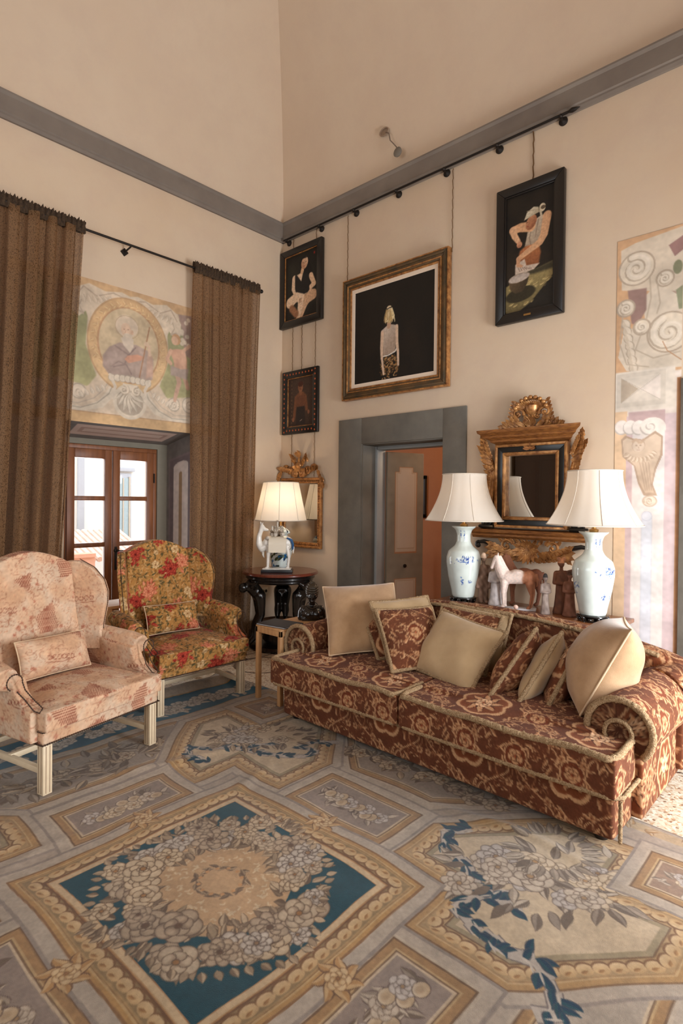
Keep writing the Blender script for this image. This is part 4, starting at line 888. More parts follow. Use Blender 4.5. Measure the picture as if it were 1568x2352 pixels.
# ------------------------------------------------------------------ sofa
sofa = root('sofa', 'long rust brown damask sofa with rolled arms and beige fringe trim', 'sofa', (-1.28, -3.24, 0)); SL = (1.28, 3.24, 0)
dm = boxmap(DAM)
b = MB(); b.bx(-1.82, -.74, -4.41, -2.13, .045, .285); b.build('base', DM, sofa, bevel=.02, seg=3, voxel=.0072, sm=4, color=dm, loc=SL)
for k, (y0, y1, yb0, yb1) in enumerate(((-4.445, -3.245, -4.27, -3.245), (-3.235, -2.10, -3.235, -2.23))):
    b = MB(); b.bx(-1.92, -1.62, y0, y1, .285, .465); b.bx(-1.7, -.98, yb0, yb1, .285, .485); b.ell((-1.42, (yb0+yb1)/2, .44), (.42, .52, .062), n=28, m=12)
    s_ = b.build('seat_cushion', DM, sofa, voxel=.0068, sm=18, color=boxmap(DAM, (.05, .28)), loc=SL)
    e = .012; L = []
    for t in np.linspace(0, 1, 30): L.append((-1.918+.01*math.sin(t*9), y0+e+.03+(y1-y0-2*e-.06)*t, .462+.006*math.sin(t*14)))
    P = [(-1.64, y0+e, .47), (-1.85, y0+e-.004, .465), (-1.905, y0+e+.01, .462)]+L+[(-1.905, y1-e-.01, .462), (-1.85, y1-e+.002, .465), (-1.64 if k else -1.7, y1-e, .47)]
    fringe('fringe', P, .016, s_)
    P = [(-1.7, y0+e, .292), (-1.88, y0+e+.0, .291), (-1.912, y0+.04, .29), (-1.914, (y0+y1)/2, .288), (-1.912, y1-.04, .29), (-1.88, y1-e, .291), (-1.7, y1-e, .292)]
    fringe('lower_cord', P, .012, s_)
fringe('base_cord', [(-1.0, -4.44, .255), (-1.8, -4.44, .255), (-1.83, -4.41, .255), (-1.83, -2.14, .255), (-1.8, -2.11, .255), (-1.0, -2.11, .255)], .011, sofa, loc=SL)
fringe('corner_cord', [(-1.828, -4.44, .25), (-1.828, -4.44, .06)], .009, sofa, loc=SL)
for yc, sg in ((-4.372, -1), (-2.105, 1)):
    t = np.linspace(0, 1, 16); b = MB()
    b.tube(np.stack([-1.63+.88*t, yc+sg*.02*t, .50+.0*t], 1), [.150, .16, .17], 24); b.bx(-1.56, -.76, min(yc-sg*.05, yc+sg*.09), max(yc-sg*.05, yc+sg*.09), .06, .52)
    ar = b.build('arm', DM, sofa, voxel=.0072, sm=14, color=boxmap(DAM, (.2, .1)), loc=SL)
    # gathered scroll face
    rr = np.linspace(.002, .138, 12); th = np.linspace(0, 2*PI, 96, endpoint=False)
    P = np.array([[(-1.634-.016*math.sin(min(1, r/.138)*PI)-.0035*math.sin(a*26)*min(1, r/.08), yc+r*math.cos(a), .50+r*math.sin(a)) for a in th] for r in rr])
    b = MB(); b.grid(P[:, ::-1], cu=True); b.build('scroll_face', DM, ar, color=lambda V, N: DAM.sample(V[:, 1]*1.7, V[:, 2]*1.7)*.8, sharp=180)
    a = np.linspace(-.35*PI if sg < 0 else -.9*PI, 1.35*PI if sg < 0 else 1.3*PI, 60)
    a = np.linspace(-.45*PI, 1.25*PI, 60)
    fringe('outer_fringe', np.stack([-1.64+0*a, yc+.150*np.cos(a), .50+.150*np.sin(a)], 1), .017, ar)
    a = np.linspace(-.35*PI, 1.15*PI, 40); fringe('inner_fringe', np.stack([-1.655+0*a, yc+.062*np.cos(a), .49+.062*np.sin(a)], 1), .011, ar)
ys_ = np.linspace(-4.50, -1.96, 40)
def btop(y):
    t = np.clip((y+4.50)/2.54, 0, 1); return .655+.165*np.sin(PI*np.clip(t*1.02, 0, 1))**.62
b = MB()
for i in range(len(ys_)-1):
    pass
P = [(-4.50, .10)]+[(y, btop(y)) for y in ys_]+[(-1.96, .10)]
b.prism(P, (-.93, 0, 0), (0, 1, 0), (0, 0, 1), (1, 0, 0), .17); b.tube([(-.85, y, btop(y)-.045) for y in ys_], .085, 16)
b.tube([(-.86, -4.49, .58), (-.9, -4.47, .56), (-1.0, -4.42, .53)], [.13, .14, .15], 16)
bk = b.build('backrest', DM, sofa, voxel=.0085, sm=12, color=boxmap(DAM, (.1, .33)), loc=SL)
fringe('top_fringe', [(-.935, y, btop(y)+.018) for y in ys_[2:-2]], .014, bk)
for x in (-1.74, -.84):
    for y in (-4.33, -2.2): b = MB(); b.lathe([(0, 0), (.03, 0), (.038, .05), (0, .05)], (x, y, 0.005), 14); b.build('foot', mat('black_wood', (26, 20, 18), rough=.4), sofa, loc=SL)

def pillow(label, TL, TR, BL, th, m, color=None, fr=True, rootname='cushion', cat='cushion', group=None, power=2.6, sq=.05, crease=.004, seed=0, frr=.013, down=None):
    TL, TR, BL = map(lambda q: np.asarray(q, float), (TL, TR, BL)); X = TR-TL; w = np.linalg.norm(X); X = X/w; D = BL-TL; D = D-X*(D@X); h = np.linalg.norm(D); Y = -D/h; Z = np.cross(X, Y)
    c = TL+X*w/2-Y*h/2; r = root(rootname, label, cat, tuple(c-np.array([0, 0, h*.5])), 0, group)
    n = max(20, int(w/(.011 if color is None else .0056))); s = np.sin(np.linspace(-PI/2, PI/2, n)); U, V = np.meshgrid(s, s)
    U2 = U*(1-sq*(1-V**2)*U**2); V2 = V*(1-sq*(1-U**2)*V**2); T = ((1-np.abs(U)**power)*(1-np.abs(V)**power))**.55
    wr = crease*(np.sin(U*5+V*3+seed)+np.sin(V*7-U*4+seed*2)+.6*np.sin(9*U*V+seed)); off = np.array([0, 0, h*.5]); sag = .03*h*(V < 0)*V**2*0
    M_ = MB(); cols = []
    for sg in (1, -1):
        P = c*0+off+X*(U2*w/2)[..., None]+Y*(V2*h/2)[..., None]+Z*(sg*(T*th/2+wr*T))[..., None]
        M_.grid(P if sg > 0 else P[:, ::-1])
    V_ = np.vstack(M_.v)
    if color is not None:
        ox, oy = seed*.17, seed*.23
        fn = lambda VV, NN: color.sample((VV-off)@X+ox, (VV-off)@Y+oy)
    else: fn = None
    o = M_.build('cover', m, r, color=fn, sharp=180)
    me = o.data
    t = np.linspace(-1, 1, 40); E = [(u, 1) for u in t]+[(1, -v) for v in t]+[(-u, -1) for u in t]+[(-1, v) for v in t]
    E = np.array([(u*(1-sq*(1-v*v)*u*u), v*(1-sq*(1-u*u)*v*v)) for u, v in E])
    P = off+X*(E[:, :1]*w/2)+Y*(E[:, 1:]*h/2)
    if fr: fringe('fringe', P, frr, r, closed=True)
    else: b2 = MB(); b2.tube(resamp(P, .02, True), .005, 6, closed=True); b2.build('piping', PIPE, r)
    return r
G = 'scatter cushions along the sofa'
A_ = np.array
pillow('big plain tan suede cushion at the left arm of the sofa', (-1.42, -2.13, .925), (-1.0, -2.50, .955), (-1.60, -2.50, .50), .19, SUEDE, fr=False, group=G, seed=1)
pillow('damask cushion seen narrow and dark between the big tan one and a beige one', (-1.36, -2.44, .82), (-.97, -2.63, .83), (-1.63, -2.71, .50), .10, DM, DAM, group=G, seed=2)
pillow('beige fringed cushion behind the upright damask cushion on the left', (-1.41, -2.60, .865), (-.99, -2.81, .885), (-1.62, -2.83, .50), .12, SATIN, group=G, seed=3)
pillow('damask cushion with a cartouche, front one of the left group', (-1.50, -2.73, .84), (-1.14, -2.95, .845), (-1.68, -3.0, .50), .14, DM, DAM, group=G, seed=0, sq=.06)
pillow('fringed beige cushion at the very back of the middle group', (-1.02, -3.04, .87), (-1.0, -3.50, .845), (-1.16, -3.04, .47), .10, SATIN, group=G, seed=4)
pillow('damask cushion sandwiched between two beige ones in the middle', (-1.10, -3.02, .862), (-1.09, -3.48, .84), (-1.32, -3.04, .47), .11, DM, DAM, group=G, seed=5)
pillow('large beige fringed cushion leaning in front at the middle of the sofa', (-1.20, -3.09, .85), (-1.27, -3.60, .785), (-1.52, -3.12, .495), .15, SATIN, group=G, seed=6, sq=.07)
Wd = A_([.86, .32, -.34])
pillow('damask cushion on edge just right of the middle group', (-1.39, -3.84, .87), A_((-1.39, -3.84, .87))+Wd*.43, (-1.61, -3.67, .495), .19, DM, DAM, group=G, seed=7)
pillow('beige fringed cushion on edge between two damask ones', (-1.38, -3.985, .87), A_((-1.38, -3.985, .87))+Wd*.43, (-1.585, -3.835, .495), .15, SATIN, group=G, seed=8, sq=.03)
pillow('damask cushion on edge leaning towards the big right cushion', (-1.34, -4.09, .84), A_((-1.34, -4.09, .84))+Wd*.43, (-1.565, -3.985, .495), .17, DM, DAM, group=G, seed=9)
pillow('big puffy plain tan suede cushion against the right arm', (-1.46, -4.37, .96), A_((-1.46, -4.37, .96))+A_([.82, .30, -.05])*.58, (-1.68, -4.20, .50), .37, SUEDE, fr=False, group=G, seed=10, power=2.2, crease=.006)

# ------------------------------------------------------------------ wing chairs
CREAM = mat('cream_painted_wood', (214, 194, 162), rough=.5, var=.06, vs=20, bump=.05, bs=40)
NAIL = mat('dark_nailheads', (78, 56, 42), rough=.5, metal=.3, bump=.8, bs=300)
FLUTE_SHADE = mat('flute_shade', (140, 112, 86), rough=.7)
def nails(name, P, parent, r=.006):
    b = MB(); b.tube(resamp(P, .012), r*.6, 6)
    for p in resamp(P, .013): b.ell(p, r, n=6, m=4)
    return b.build(name, NAIL, parent, sharp=180)
def wing_chair(label, loc, rz, M_, cvx, off, name='wing_chair'):
    r = root(name, label, 'armchair', loc, rz, 'wing armchairs by the window')
    bm = boxmap(cvx, off)
    # backrest
    P = [(-.30, .40), (-.285, 1.10)]+[(x, 1.235-.09*abs(x/.275)**1.7) for x in np.linspace(-.275, .275, 13)]+[(.285, 1.10), (.30, .40)]
    b = MB(); V = np.array(P); th = .11
    A = np.array([(x, .585+(z-.4)*.17, z) for x, z in V]); B = A+np.array([0, th, .0]); n = len(V)
    b.add(np.vstack([A, B]), [tuple(range(n)), tuple(range(n, 2*n))[::-1]]+[(i, n+i, n+(i+1) % n, (i+1) % n) for i in range(n)])
    bk = b.build('backrest', M_, r, voxel=.0075, sm=10, color=bm)
    
    for sg in (-1, 1):
        # wing: from back corner splaying out to the front edge
        W_ = [(0, .55), (0, 1.15), (.09, 1.15), (.18, 1.10), (.24, 1.02), (.257, .94), (.245, .86), (.215, .76), (.195, .68), (.20, .55)]
        dirn = np.array([sg*.135, -.245, 0]); dirn = dirn/np.linalg.norm(dirn); nn = np.array([dirn[1]*-sg, dirn[0]*sg, 0.])*1.
        P0 = lambda s, z: np.array([sg*.27, .60+(z-.4)*.17+.03, 0])+dirn*s+np.array([0, 0, z])
        A = np.array([P0(s, z) for s, z in W_]); out = np.array([sg*.9, .42, 0]); out = out/np.linalg.norm(out); B = A+out*.062; n = len(A)
        b = MB(); b.add(np.vstack([A, B]), [tuple(range(n)), tuple(range(n, 2*n))[::-1]]+[(i, n+i, n+(i+1) % n, (i+1) % n) for i in range(n)])
        wg = b.build('wing', M_, r, voxel=.0075, sm=9, color=bm)
        nails('wing_nails', [A[i]*.5+B[i]*.5+(A[i]*.5+B[i]*.5-(A.mean(0)+B.mean(0))/2)*.035 for i in range(2, 10)], wg, .0035)
        # arm
        b = MB(); b.tube([(sg*.455, .21, .60), (sg*.45, .30, .615), (sg*.42, .62, .645)], [.064, .066, .06], 16)
        pr = [(.03, .285), (.03, .45), (.10, .475), (.17, .53), (.20, .60), (.66, .64), (.66, .285)]
        b.prism(pr, (sg*.355, 0, 0), (0, 1, 0), (0, 0, 1), (sg, 0, 0), .085)
        ar = b.build('arm', M_, r, voxel=.0075, sm=8, color=bm)
        a = np.linspace(-.3*PI, 1.05*PI, 18)
        P = [(sg*(.455-.045*math.cos(q)*-1), .140, .60+.045*math.sin(q)) for q in a]
        P = [(sg*(.455+.043*math.cos(q)), .141, .600+.043*math.sin(q)) for q in a]+[(sg*.405, .128, .55), (sg*.385, .085, .50), (sg*.375, .02, .462), (sg*.40, .006, .445), (sg*.425, .02, .462), (sg*.43, .09, .51), (sg*.448, .128, .55)]
        nails('arm_nails', P, ar, .0048)
    # seat
    b = MB(); b.bx(-.40, .40, -.045, .12, .345, .455); b.bx(-.335, .335, .05, .62, .345, .462); b.ell((0, .27, .44), (.32, .34, .048), n=24, m=10)
    sc = b.build('seat_cushion', M_, r, voxel=.0075, sm=14, color=bm)
    b = MB(); b.bx(-.395, .395, -.015, .70, .265, .350); sr = b.build('seat_rail', M_, r, bevel=.012, voxel=.0075, sm=4, color=bm)
    nails('rail_nails', [(-.4, .66, .275), (-.4, -.018, .275), (.4, -.018, .275), (.4, .66, .275)], sr, .0055); nails('rail_piping', [(-.4, .66, .343), (-.4, -.02, .343), (.4, -.02, .343), (.4, .66, .343)], sr, .004)
    for x, y in ((-.362, .02), (.362, .02), (-.34, .66), (.34, .66)):
        b = MB(); b.bx(x-.027, x+.027, y-.027, y+.027, 0, .275); lg = b.build('leg', CREAM, r, bevel=.004)
        b = MB()
        for d in (-.011, .011): b.bx(x+d-.0015, x+d+.0015, y-.0285, y-.026, .01, .26); b.bx(x+.026, x+.0285, y+d-.0015, y+d+.0015, .01, .26); b.bx(x-.0285, x-.026, y+d-.0015, y+d+.0015, .01, .26)
        b.build('flute_shade_lines', FLUTE_SHADE, lg, smooth=False)  # thin darker strips stand in for the shade inside the leg flutes
    for P in (((-.35, .34, .11), (.03, .64, .032)), ((.35, .34, .11), (.03, .64, .032)), ((0, .36, .115), (.70, .03, .032)), ((0, .655, .11), (.66, .028, .03))): b = MB(); b.box(*P); b.build('stretcher', CREAM, r, bevel=.003)
    return r
a1 = math.atan2(.17, .70)
wing_chair('pink toile wing armchair with lattice patches in the left foreground', (-3.06, -1.955, .012), a1, TM, TOI, (.3, .16))
wing_chair('wing armchair in golden rose-printed tapestry before the terrace door', (-2.065, -1.485, .012), -.015, FM, FLO, (.22, .10))
def lumbar(loc, ang, M_, cvx, label, seed):
    u = np.array([math.cos(ang), math.sin(ang), 0]); n = np.array([-math.sin(ang), math.cos(ang), 0]); o = np.array([loc[0], loc[1], 0.])
    q = lambda a, b_, z: o+u*a+n*b_+np.array([0, 0, z+.012])
    pillow(label, q(-.23, .52, .715), q(.24, .52, .705), q(-.23, .44, .495), .15, M_, cvx, fr=False, rootname='lumbar_cushion', seed=seed, sq=.04, power=3)
lumbar((-3.06, -1.955), a1, TM, TOI, 'small pink toile lumbar cushion on the left foreground armchair', 1.3)
lumbar((-2.065, -1.485), -.015, FM, FLO, 'small rose-printed lumbar cushion on the golden armchair', 2.35)
# ------------------------------------------------------------------ metals, woods, porcelain
GILT = mat('gilt')
EBON = mat('ebonised_wood', (20, 16, 14), rough=.25, coat=.4, spec=.5, var=.2, vs=9)
OAK = mat('light_oak', (196, 152, 104), rough=.55, col2=(170, 124, 80), vs=6, stretch=(1, 6, 1), bump=.05, bs=60)
MAHO = mat('mahogany', (112, 52, 34), rough=.25, coat=.4, col2=(84, 36, 24), vs=5, stretch=(1, 5, 1))
CONS = mat('console_walnut', (150, 96, 58), rough=.35, col2=(104, 62, 38), vs=5, stretch=(5, 1, 1), coat=.2)
BRASS = mat('aged_brass', (168, 128, 74), rough=.35, metal=.85)
BLKST = mat('black_stone', (22, 20, 22), rough=.35)
SHADE = mat('silk_shade', (240, 230, 216), rough=.8, translucent=.42, var=.02, vs=3)
SEAM = mat('shade_seam', (206, 194, 178), rough=.8)
BISQ = mat('white_glazed_ceramic', (232, 226, 216), rough=.22, col2=(214, 206, 194), vs=14, coat=.3)
PORC = mat('glazed_porcelain', rough=.12, attr=True, coat=.5, spec=.5)
def gleaf(b, p, d, nrm, L, w, curl=.3, t=.012, lobes=4, n=14):
    """carved acanthus leaf: from p along d, lying flat against normal nrm"""
    p, d, nrm = map(lambda q: np.asarray(q, float), (p, d, nrm)); d = d/np.linalg.norm(d); nrm = nrm/np.linalg.norm(nrm); sd = np.cross(nrm, d)
    s = np.linspace(0, 1, n); P = []
    for k in s:
        c = p+d*L*(k-.12*curl*k*k)+nrm*(L*curl*k*k*.8+t); ww = w*.5*math.sin(PI*min(1, .12+k*.9))**.8*(1+.22*math.cos(k*lobes*2*PI))+.001; tt = t*(1-.6*k)
        P.append([c+sd*ww*math.cos(a)+nrm*tt*(math.sin(a)+.45*math.cos(2*a)) for a in np.linspace(0, 2*PI, 10, endpoint=False)])
    b.grid(P, cu=True, caps=True)
def gscroll(b, c, r, ax, ay, az, turns=1.3, a0=0., d=1, w=.016, w2=.008, n=34):
    c, ax, ay, az = map(lambda q: np.asarray(q, float), (c, ax, ay, az)); t = np.linspace(0, 1, n); a = a0+d*turns*2*PI*t; rr = r*(1-.82*t)
    b.tube(c+ax*(rr*np.cos(a))[:, None]+ay*(rr*np.sin(a))[:, None]+az*(.012*t)[:, None], np.linspace(w, w2, n), 8)
    b.ell(c+az*.01, w*.9, n=8, m=6)

# round table carried by three carved figures
T0 = (-.455, -.53, 0)
t = root('round_table', 'round mahogany-topped table carried by black carved figures in the corner', 'table', T0)
b = MB(); b.lathe([(0, .795), (.395, .795), (.412, .803), (.412, .818), (.40, .83), (0, .83)], n=64); b.build('table_top', MAHO, t)
b = MB(); b.lathe([(.0, .715), (.34, .715), (.355, .73), (.355, .745), (.375, .76), (.375, .78), (.395, .795), (0, .795)], n=64); b.build('apron', EBON, t)
b = MB(); b.lathe([(0, 0), (.33, 0), (.34, .02), (.33, .05), (.26, .075), (.19, .09), (.17, .2), (.2, .235), (0, .235)], n=48); b.build('base', EBON, t)
b = MB(); b.lathe([(0, .235), (.2, .235), (.235, .25), (.25, .275), (.238, .28), (.2, .255), (0, .25)], n=48); b.build('dish_rim', mat('dark_brass'), t)
for i, ang in enumerate((42.8, 161, -75)):
    a = math.radians(ang); R = rotz(a); b = MB(); back = i == 0
    def q(r, s, z): return R@np.array([r, s, z])
    b.ell(q(.425, 0, .665), (.052, .05, .055)); b.cap(q(.40, 0, .68), q(.35, 0, .69), .035, .05); b.cap(q(.33, -.06, .69), q(.33, .06, .69), .045); b.cap(q(.33, 0, .68), q(.25, 0, .58), .075, .07); b.cap(q(.25, -.035, .575), q(.25, .035, .575), .068)
    for s in (-1, 1):
        b.cap(q(.34, s*.085, .70), q(.30, s*.12, .735), .028, .022)
        if back: K, An, Fo = q(.16, s*.042, .43), q(.12, s*.045, .285), q(.06, s*.05, .268)
        else: K, An, Fo = q(.23, s*.035, .37), q(.30, s*.032, .13), q(.36, s*.034, .075)
        b.cap(q(.245, s*.045, .56), K, .058, .04); b.cap(K, K*.55+An*.45+q(.012, 0, 0), .038, .042); b.cap(K*.55+An*.45+q(.012, 0, 0), An, .042, .024); b.cap(An, Fo, .026, .018)
    b.build('carved_figure', EBON, t, voxel=.009, sm=4)

# jar lamp behind the camel
def porcelain(name, prof, parent, paintfn, n=72, ppu=170, bg=(214, 222, 216), loc=(0, 0, 0)):
    z = [p[1] for p in prof]; r = [p[0] for p in prof]; zz = np.linspace(z[0], z[-1], 110)
    s = np.linspace(0, 1, len(prof)); 
    rr = np.interp(zz, z, r); k = np.array([1, 2, 3, 2, 1.])/9
    rs = np.convolve(np.pad(rr, 2, 'edge'), k, 'valid'); b = MB(); b.lathe([(.001, zz[0])]+list(zip(rs, zz))+[(.001, zz[-1])], loc, n=160)
    cv = Cv(0, z[0], 2*PI, z[-1], ppu, bg); 
    class C2: pass
    c = Cv(0, 0, 1., (z[-1]-z[0]), 420, bg); paintfn(c, z[-1]-z[0]); c.noise(.03, .03)
    return b.build(name, PORC, parent, color=lambda V, N: c.sample((np.arctan2(V[:, 1]-loc[1], V[:, 0]-loc[0])/(2*PI)) % 1, V[:, 2]-z[0]))
t = root('table_lamp', 'lit lamp with dark blue and green jar and panelled shade on the round table', 'lamp', (-.38, -.44, .83))
def pj(c, h):
    for i in range(260): c.ell(random.random(), random.random()*h, random.uniform(.01, .05), random.uniform(.006, .02), random.choice([(40, 70, 110), (24, 44, 70), (60, 74, 48), (120, 128, 96), (196, 206, 206), (30, 90, 140), (210, 216, 212), (34, 44, 32)]), random.random())
    c.rect(0, 0, 1, .03, (30, 80, 130)); c.rect(0, .03, 1, .036, (210, 216, 212)); c.rect(0, h-.1, 1, h-.06, (206, 212, 206))
    for i in range(26): c.line([(i/26, h-.08), (i/26+.015, h-.07)], .006, (40, 60, 90))
porcelain('jar', [(.085, 0), (.095, .01), (.10, .04), (.115, .14), (.15, .24), (.155, .29), (.13, .34), (.08, .36), (.075, .385), (.11, .40), (.10, .43), (.05, .46), (.03, .47)], t, pj)
b = MB(); b.lathe([(0, .47), (.02, .47), (.012, .49), (.01, .72), (0, .72)], n=12); b.build('stem', BRASS, t)
def shade(parent, prof, n=8, z0=0., sides=None, lit=None):
    ns = 96; P = []; th = np.linspace(0, 2*PI, ns, endpoint=False); k = 2*PI/n
    for r, z in prof:
        rr = r*(1-.022*(1-np.abs(np.cos(th*n/2))))
        P.append(np.stack([rr*np.cos(th), rr*np.sin(th), 0*th+z], 1))
    b = MB(); b.grid(P, cu=True); sh = b.build('lamp_shade', SHADE, parent, sharp=180)
    b = MB()
    for i in range(n): a = i*k; b.tube([(r*math.cos(a)*1.004, r*math.sin(a)*1.004, z) for r, z in prof], .0028, 5)
    for r, z in (prof[0], prof[-1]): b.tube([(r*math.cos(a), r*math.sin(a), z) for a in np.linspace(0, 2*PI, 48, endpoint=False)], .0045, 6, closed=True)
    b.build('seams', SEAM, sh); return sh
shade(t, [(.285-.09*s, .545+.42*s) for s in np.linspace(0, 1, 8)], 8)
# white camel with riders
t = root('camel_figurine', 'white ceramic camel carrying seated musicians, on a black plinth', 'figurine', (-.60, -.64, .831), math.radians(-47.2))
b = MB(); b.bx(-.165, .165, -.07, .07, 0, .032); b.build('plinth', BLKST, t, bevel=.004)
b = MB(); b.bx(-.15, .15, -.06, .06, .032, .046)
for x, s in ((-.10, -1), (-.10, 1), (.115, -1), (.115, 1)):
    kx = x+(.0 if x < 0 else .008); b.cap((x, s*.032, .06), (kx+.004, s*.03, .17), .011, .014); b.cap((kx+.004, s*.03, .17), (x*.88, s*.03, .27), .016, .028); b.ell((x-.006, s*.032, .052), (.02, .014, .012))
b.ell((.0, 0, .30), (.145, .062, .075)); b.ell((.10, 0, .31), (.07, .055, .075)); b.ell((-.10, 0, .30), (.06, .05, .07))
N_ = [(-.12, 0, .27), (-.165, 0, .25), (-.195, 0, .30), (-.195, 0, .38), (-.175, 0, .44), (-.165, 0, .475)]
b.tube(resamp(N_, .012), [.045, .04, .034, .028, .024, .026], 12); b.cap((-.165, 0, .485), (-.135, 0, .455), .026, .02); b.cap((-.17, 0, .50), (-.18, 0, .53), .014, .008); b.cap((-.14, 0, .455), (-.105, 0, .448), .02, .014)
for s in (-1, 1): b.cap((-.165, s*.015, .505), (-.155, s*.02, .525), .007, .004)
b.tube([(-.15, 0, .23), (-.15, 0, .18), (-.135, 0, .15)], [.02, .012, .004], 8); b.tube([(.155, 0, .32), (.175, 0, .26), (.168, 0, .20)], [.012, .009, .006], 8)
b.build('camel_body', BISQ, t, voxel=.0045, sm=5)
b = MB(); bw = .078
b.grid([[(x, -bw*math.cos(a)*(1.0), .285+.098*math.sin(a)) if 0 <= a <= PI else (0, 0, 0) for a in np.linspace(0, PI, 20)] for x in np.linspace(-.085, .10, 10)]); 
for s in (-1, 1): b.bx(-.085, .10, s*bw-.003, s*bw+.003, .215, .30)
b.build('saddle_cloth', mat('cream_glaze', (222, 210, 190), rough=.3), t, sharp=60)
b = MB()
for x, y in ((-.05, -.03), (.0, .02), (.055, -.03), (.03, .035), (-.02, -.045)):
    b.ell((x, y, .405), (.028, .028, .028)); b.cap((x, y, .41), (x, y, .455), .018, .012); b.ell((x, y-.002, .482), (.013, .013, .017)); b.cap((x-.02, y-.01, .44), (x-.002, y-.03, .43), .007)
b.cap((.0, .0, .44), (.0, .0, .50), .018, .012); b.ell((0, 0, .525), (.014, .014, .019)); b.ell((0, 0, .545), (.01, .01, .012)); b.cap((.02, 0, .47), (.0, -.03, .46), .008)
b.ell((-.10, -.02, .36), (.03, .03, .028)); 
b.build('musicians', mat('brown_and_white_glaze', (226, 216, 200), rough=.35, col2=(96, 76, 52), vs=22), t, voxel=.004, sm=3)
b = MB(); b.tube([(.105, -.055, .37), (.15, -.05, .35), (.168, -.04, .30), (.165, -.03, .25)], [.008, .014, .014, .01], 8); b.build('blue_strap', mat('blue_glaze', (44, 84, 128), rough=.25), t)

# oak side table, folder, bust
t = root('side_table', 'light oak side table holding the folder and bust at the sofa end', 'table', (-1.41, -1.80, .0))
x0, x1, y0, y1 = -.285, .285, -.155, .145
b = MB(); b.bx(x0, x1, y0, y1, .585, .60); b.bx(x0, x1, y0, y0+.022, .545, .59); b.bx(x0, x1, y1-.022, y1, .545, .59); b.bx(x0, x0+.022, y0, y1, .545, .59); b.bx(x1-.022, x1, y0, y1, .545, .59)
b.build('table_top', OAK, t, bevel=.002)
for x in (x0+.0175, x1-.0175):
    for y in (y0+.0175, y1-.0175): b = MB(); b.bx(x-.0175, x+.0175, y-.0175, y+.0175, .012, .546); b.build('leg', OAK, t, bevel=.002)
t = root('folder', 'flat dark grey folder lying on the light oak side table', 'folder', (-1.56, -1.79, .6005), math.radians(8))
b = MB(); b.bx(-.115, .115, -.15, .15, .009, .013); b.bx(-.115, .115, -.15, .15, 0, .004); b.bx(.111, .115, -.15, .15, 0, .013); b.build('cover', mat('charcoal_leatherette', (46, 46, 50), rough=.6, bump=.1, bs=300), t, bevel=.001)
b = MB(); b.bx(-.112, .111, -.146, .146, .004, .009); b.build('pages', mat('paper_edges', (206, 206, 206), rough=.9), t, smooth=False)
t = root('bust', 'black carved bust of a woman in a headwrap on the oak table', 'bust', (-1.25, -1.84, .6005), math.radians(-38))
b = MB(); b.ell((0, 0, .05), (.092, .062, .075)); b.cap((-.07, .01, .085), (.07, .01, .085), .036); b.cap((-.085, .01, .07), (-.09, .01, .02), .03, .03); b.cap((.085, .01, .07), (.09, .01, .02), .03, .03)
b.cap((-.035, -.04, .055), (-.035, -.042, .05), .028); b.cap((.035, -.04, .055), (.035, -.042, .05), .028); b.cap((0, .005, .10), (0, -.005, .165), .026, .026)
b.ell((0, -.01, .205), (.042, .05, .055)); b.ell((0, -.05, .188), (.014, .014, .016)); b.cap((0, -.058, .212), (0, -.064, .198), .006, .010); b.ell((0, -.057, .180), (.016, .01, .006)); b.ell((0, -.05, .163), (.015, .013, .011))
for s in (-1, 1): b.ell((s*.017, -.054, .214), (.010, .007, .006)); b.ell((s*.042, .0, .2), (.006, .012, .017)); b.ell((s*.022, -.045, .195), (.016, .014, .016))
b.bx(-.088, .088, -.045, .055, 0, .03)
b.build('figure', EBON, t, voxel=.0042, sm=3)
b = MB()
for k, (z, r) in enumerate(((.232, .048), (.25, .05), (.268, .047), (.285, .038), (.298, .024))): r *= .88; b.tube([(r*math.cos(a), .006+r*1.08*math.sin(a), z-.006+.014*math.sin(a)) for a in np.linspace(0, 2*PI, 28, endpoint=False)], .0125, 8, closed=True)
b.ell((0, .01, .265), (.045, .05, .038)); b.build('headwrap', mat('dark_bronze', (58, 48, 36), rough=.4, metal=.3), t, sharp=180)
b = MB(); b.tube([(.045*math.cos(a), -.005+.055*math.sin(a), .125-.018*math.sin(a)*-1) for a in np.linspace(0, 2*PI, 24, endpoint=False)], .004, 6, closed=True); b.build('necklace', mat('dark_bronze'), t)
t = root('side_table', 'pale oak side table half hidden between the two armchairs', 'table', (-2.19, -.30, 0))
b = MB(); b.bx(-.16, .16, -.16, .16, .64, .665); b.build('table_top', OAK, t, bevel=.003)
for x in (-.14, .14):
    for y in (-.14, .14): b = MB(); b.bx(x-.02, x+.02, y-.02, y+.02, 0, .64); b.build('leg', OAK, t, bevel=.002)

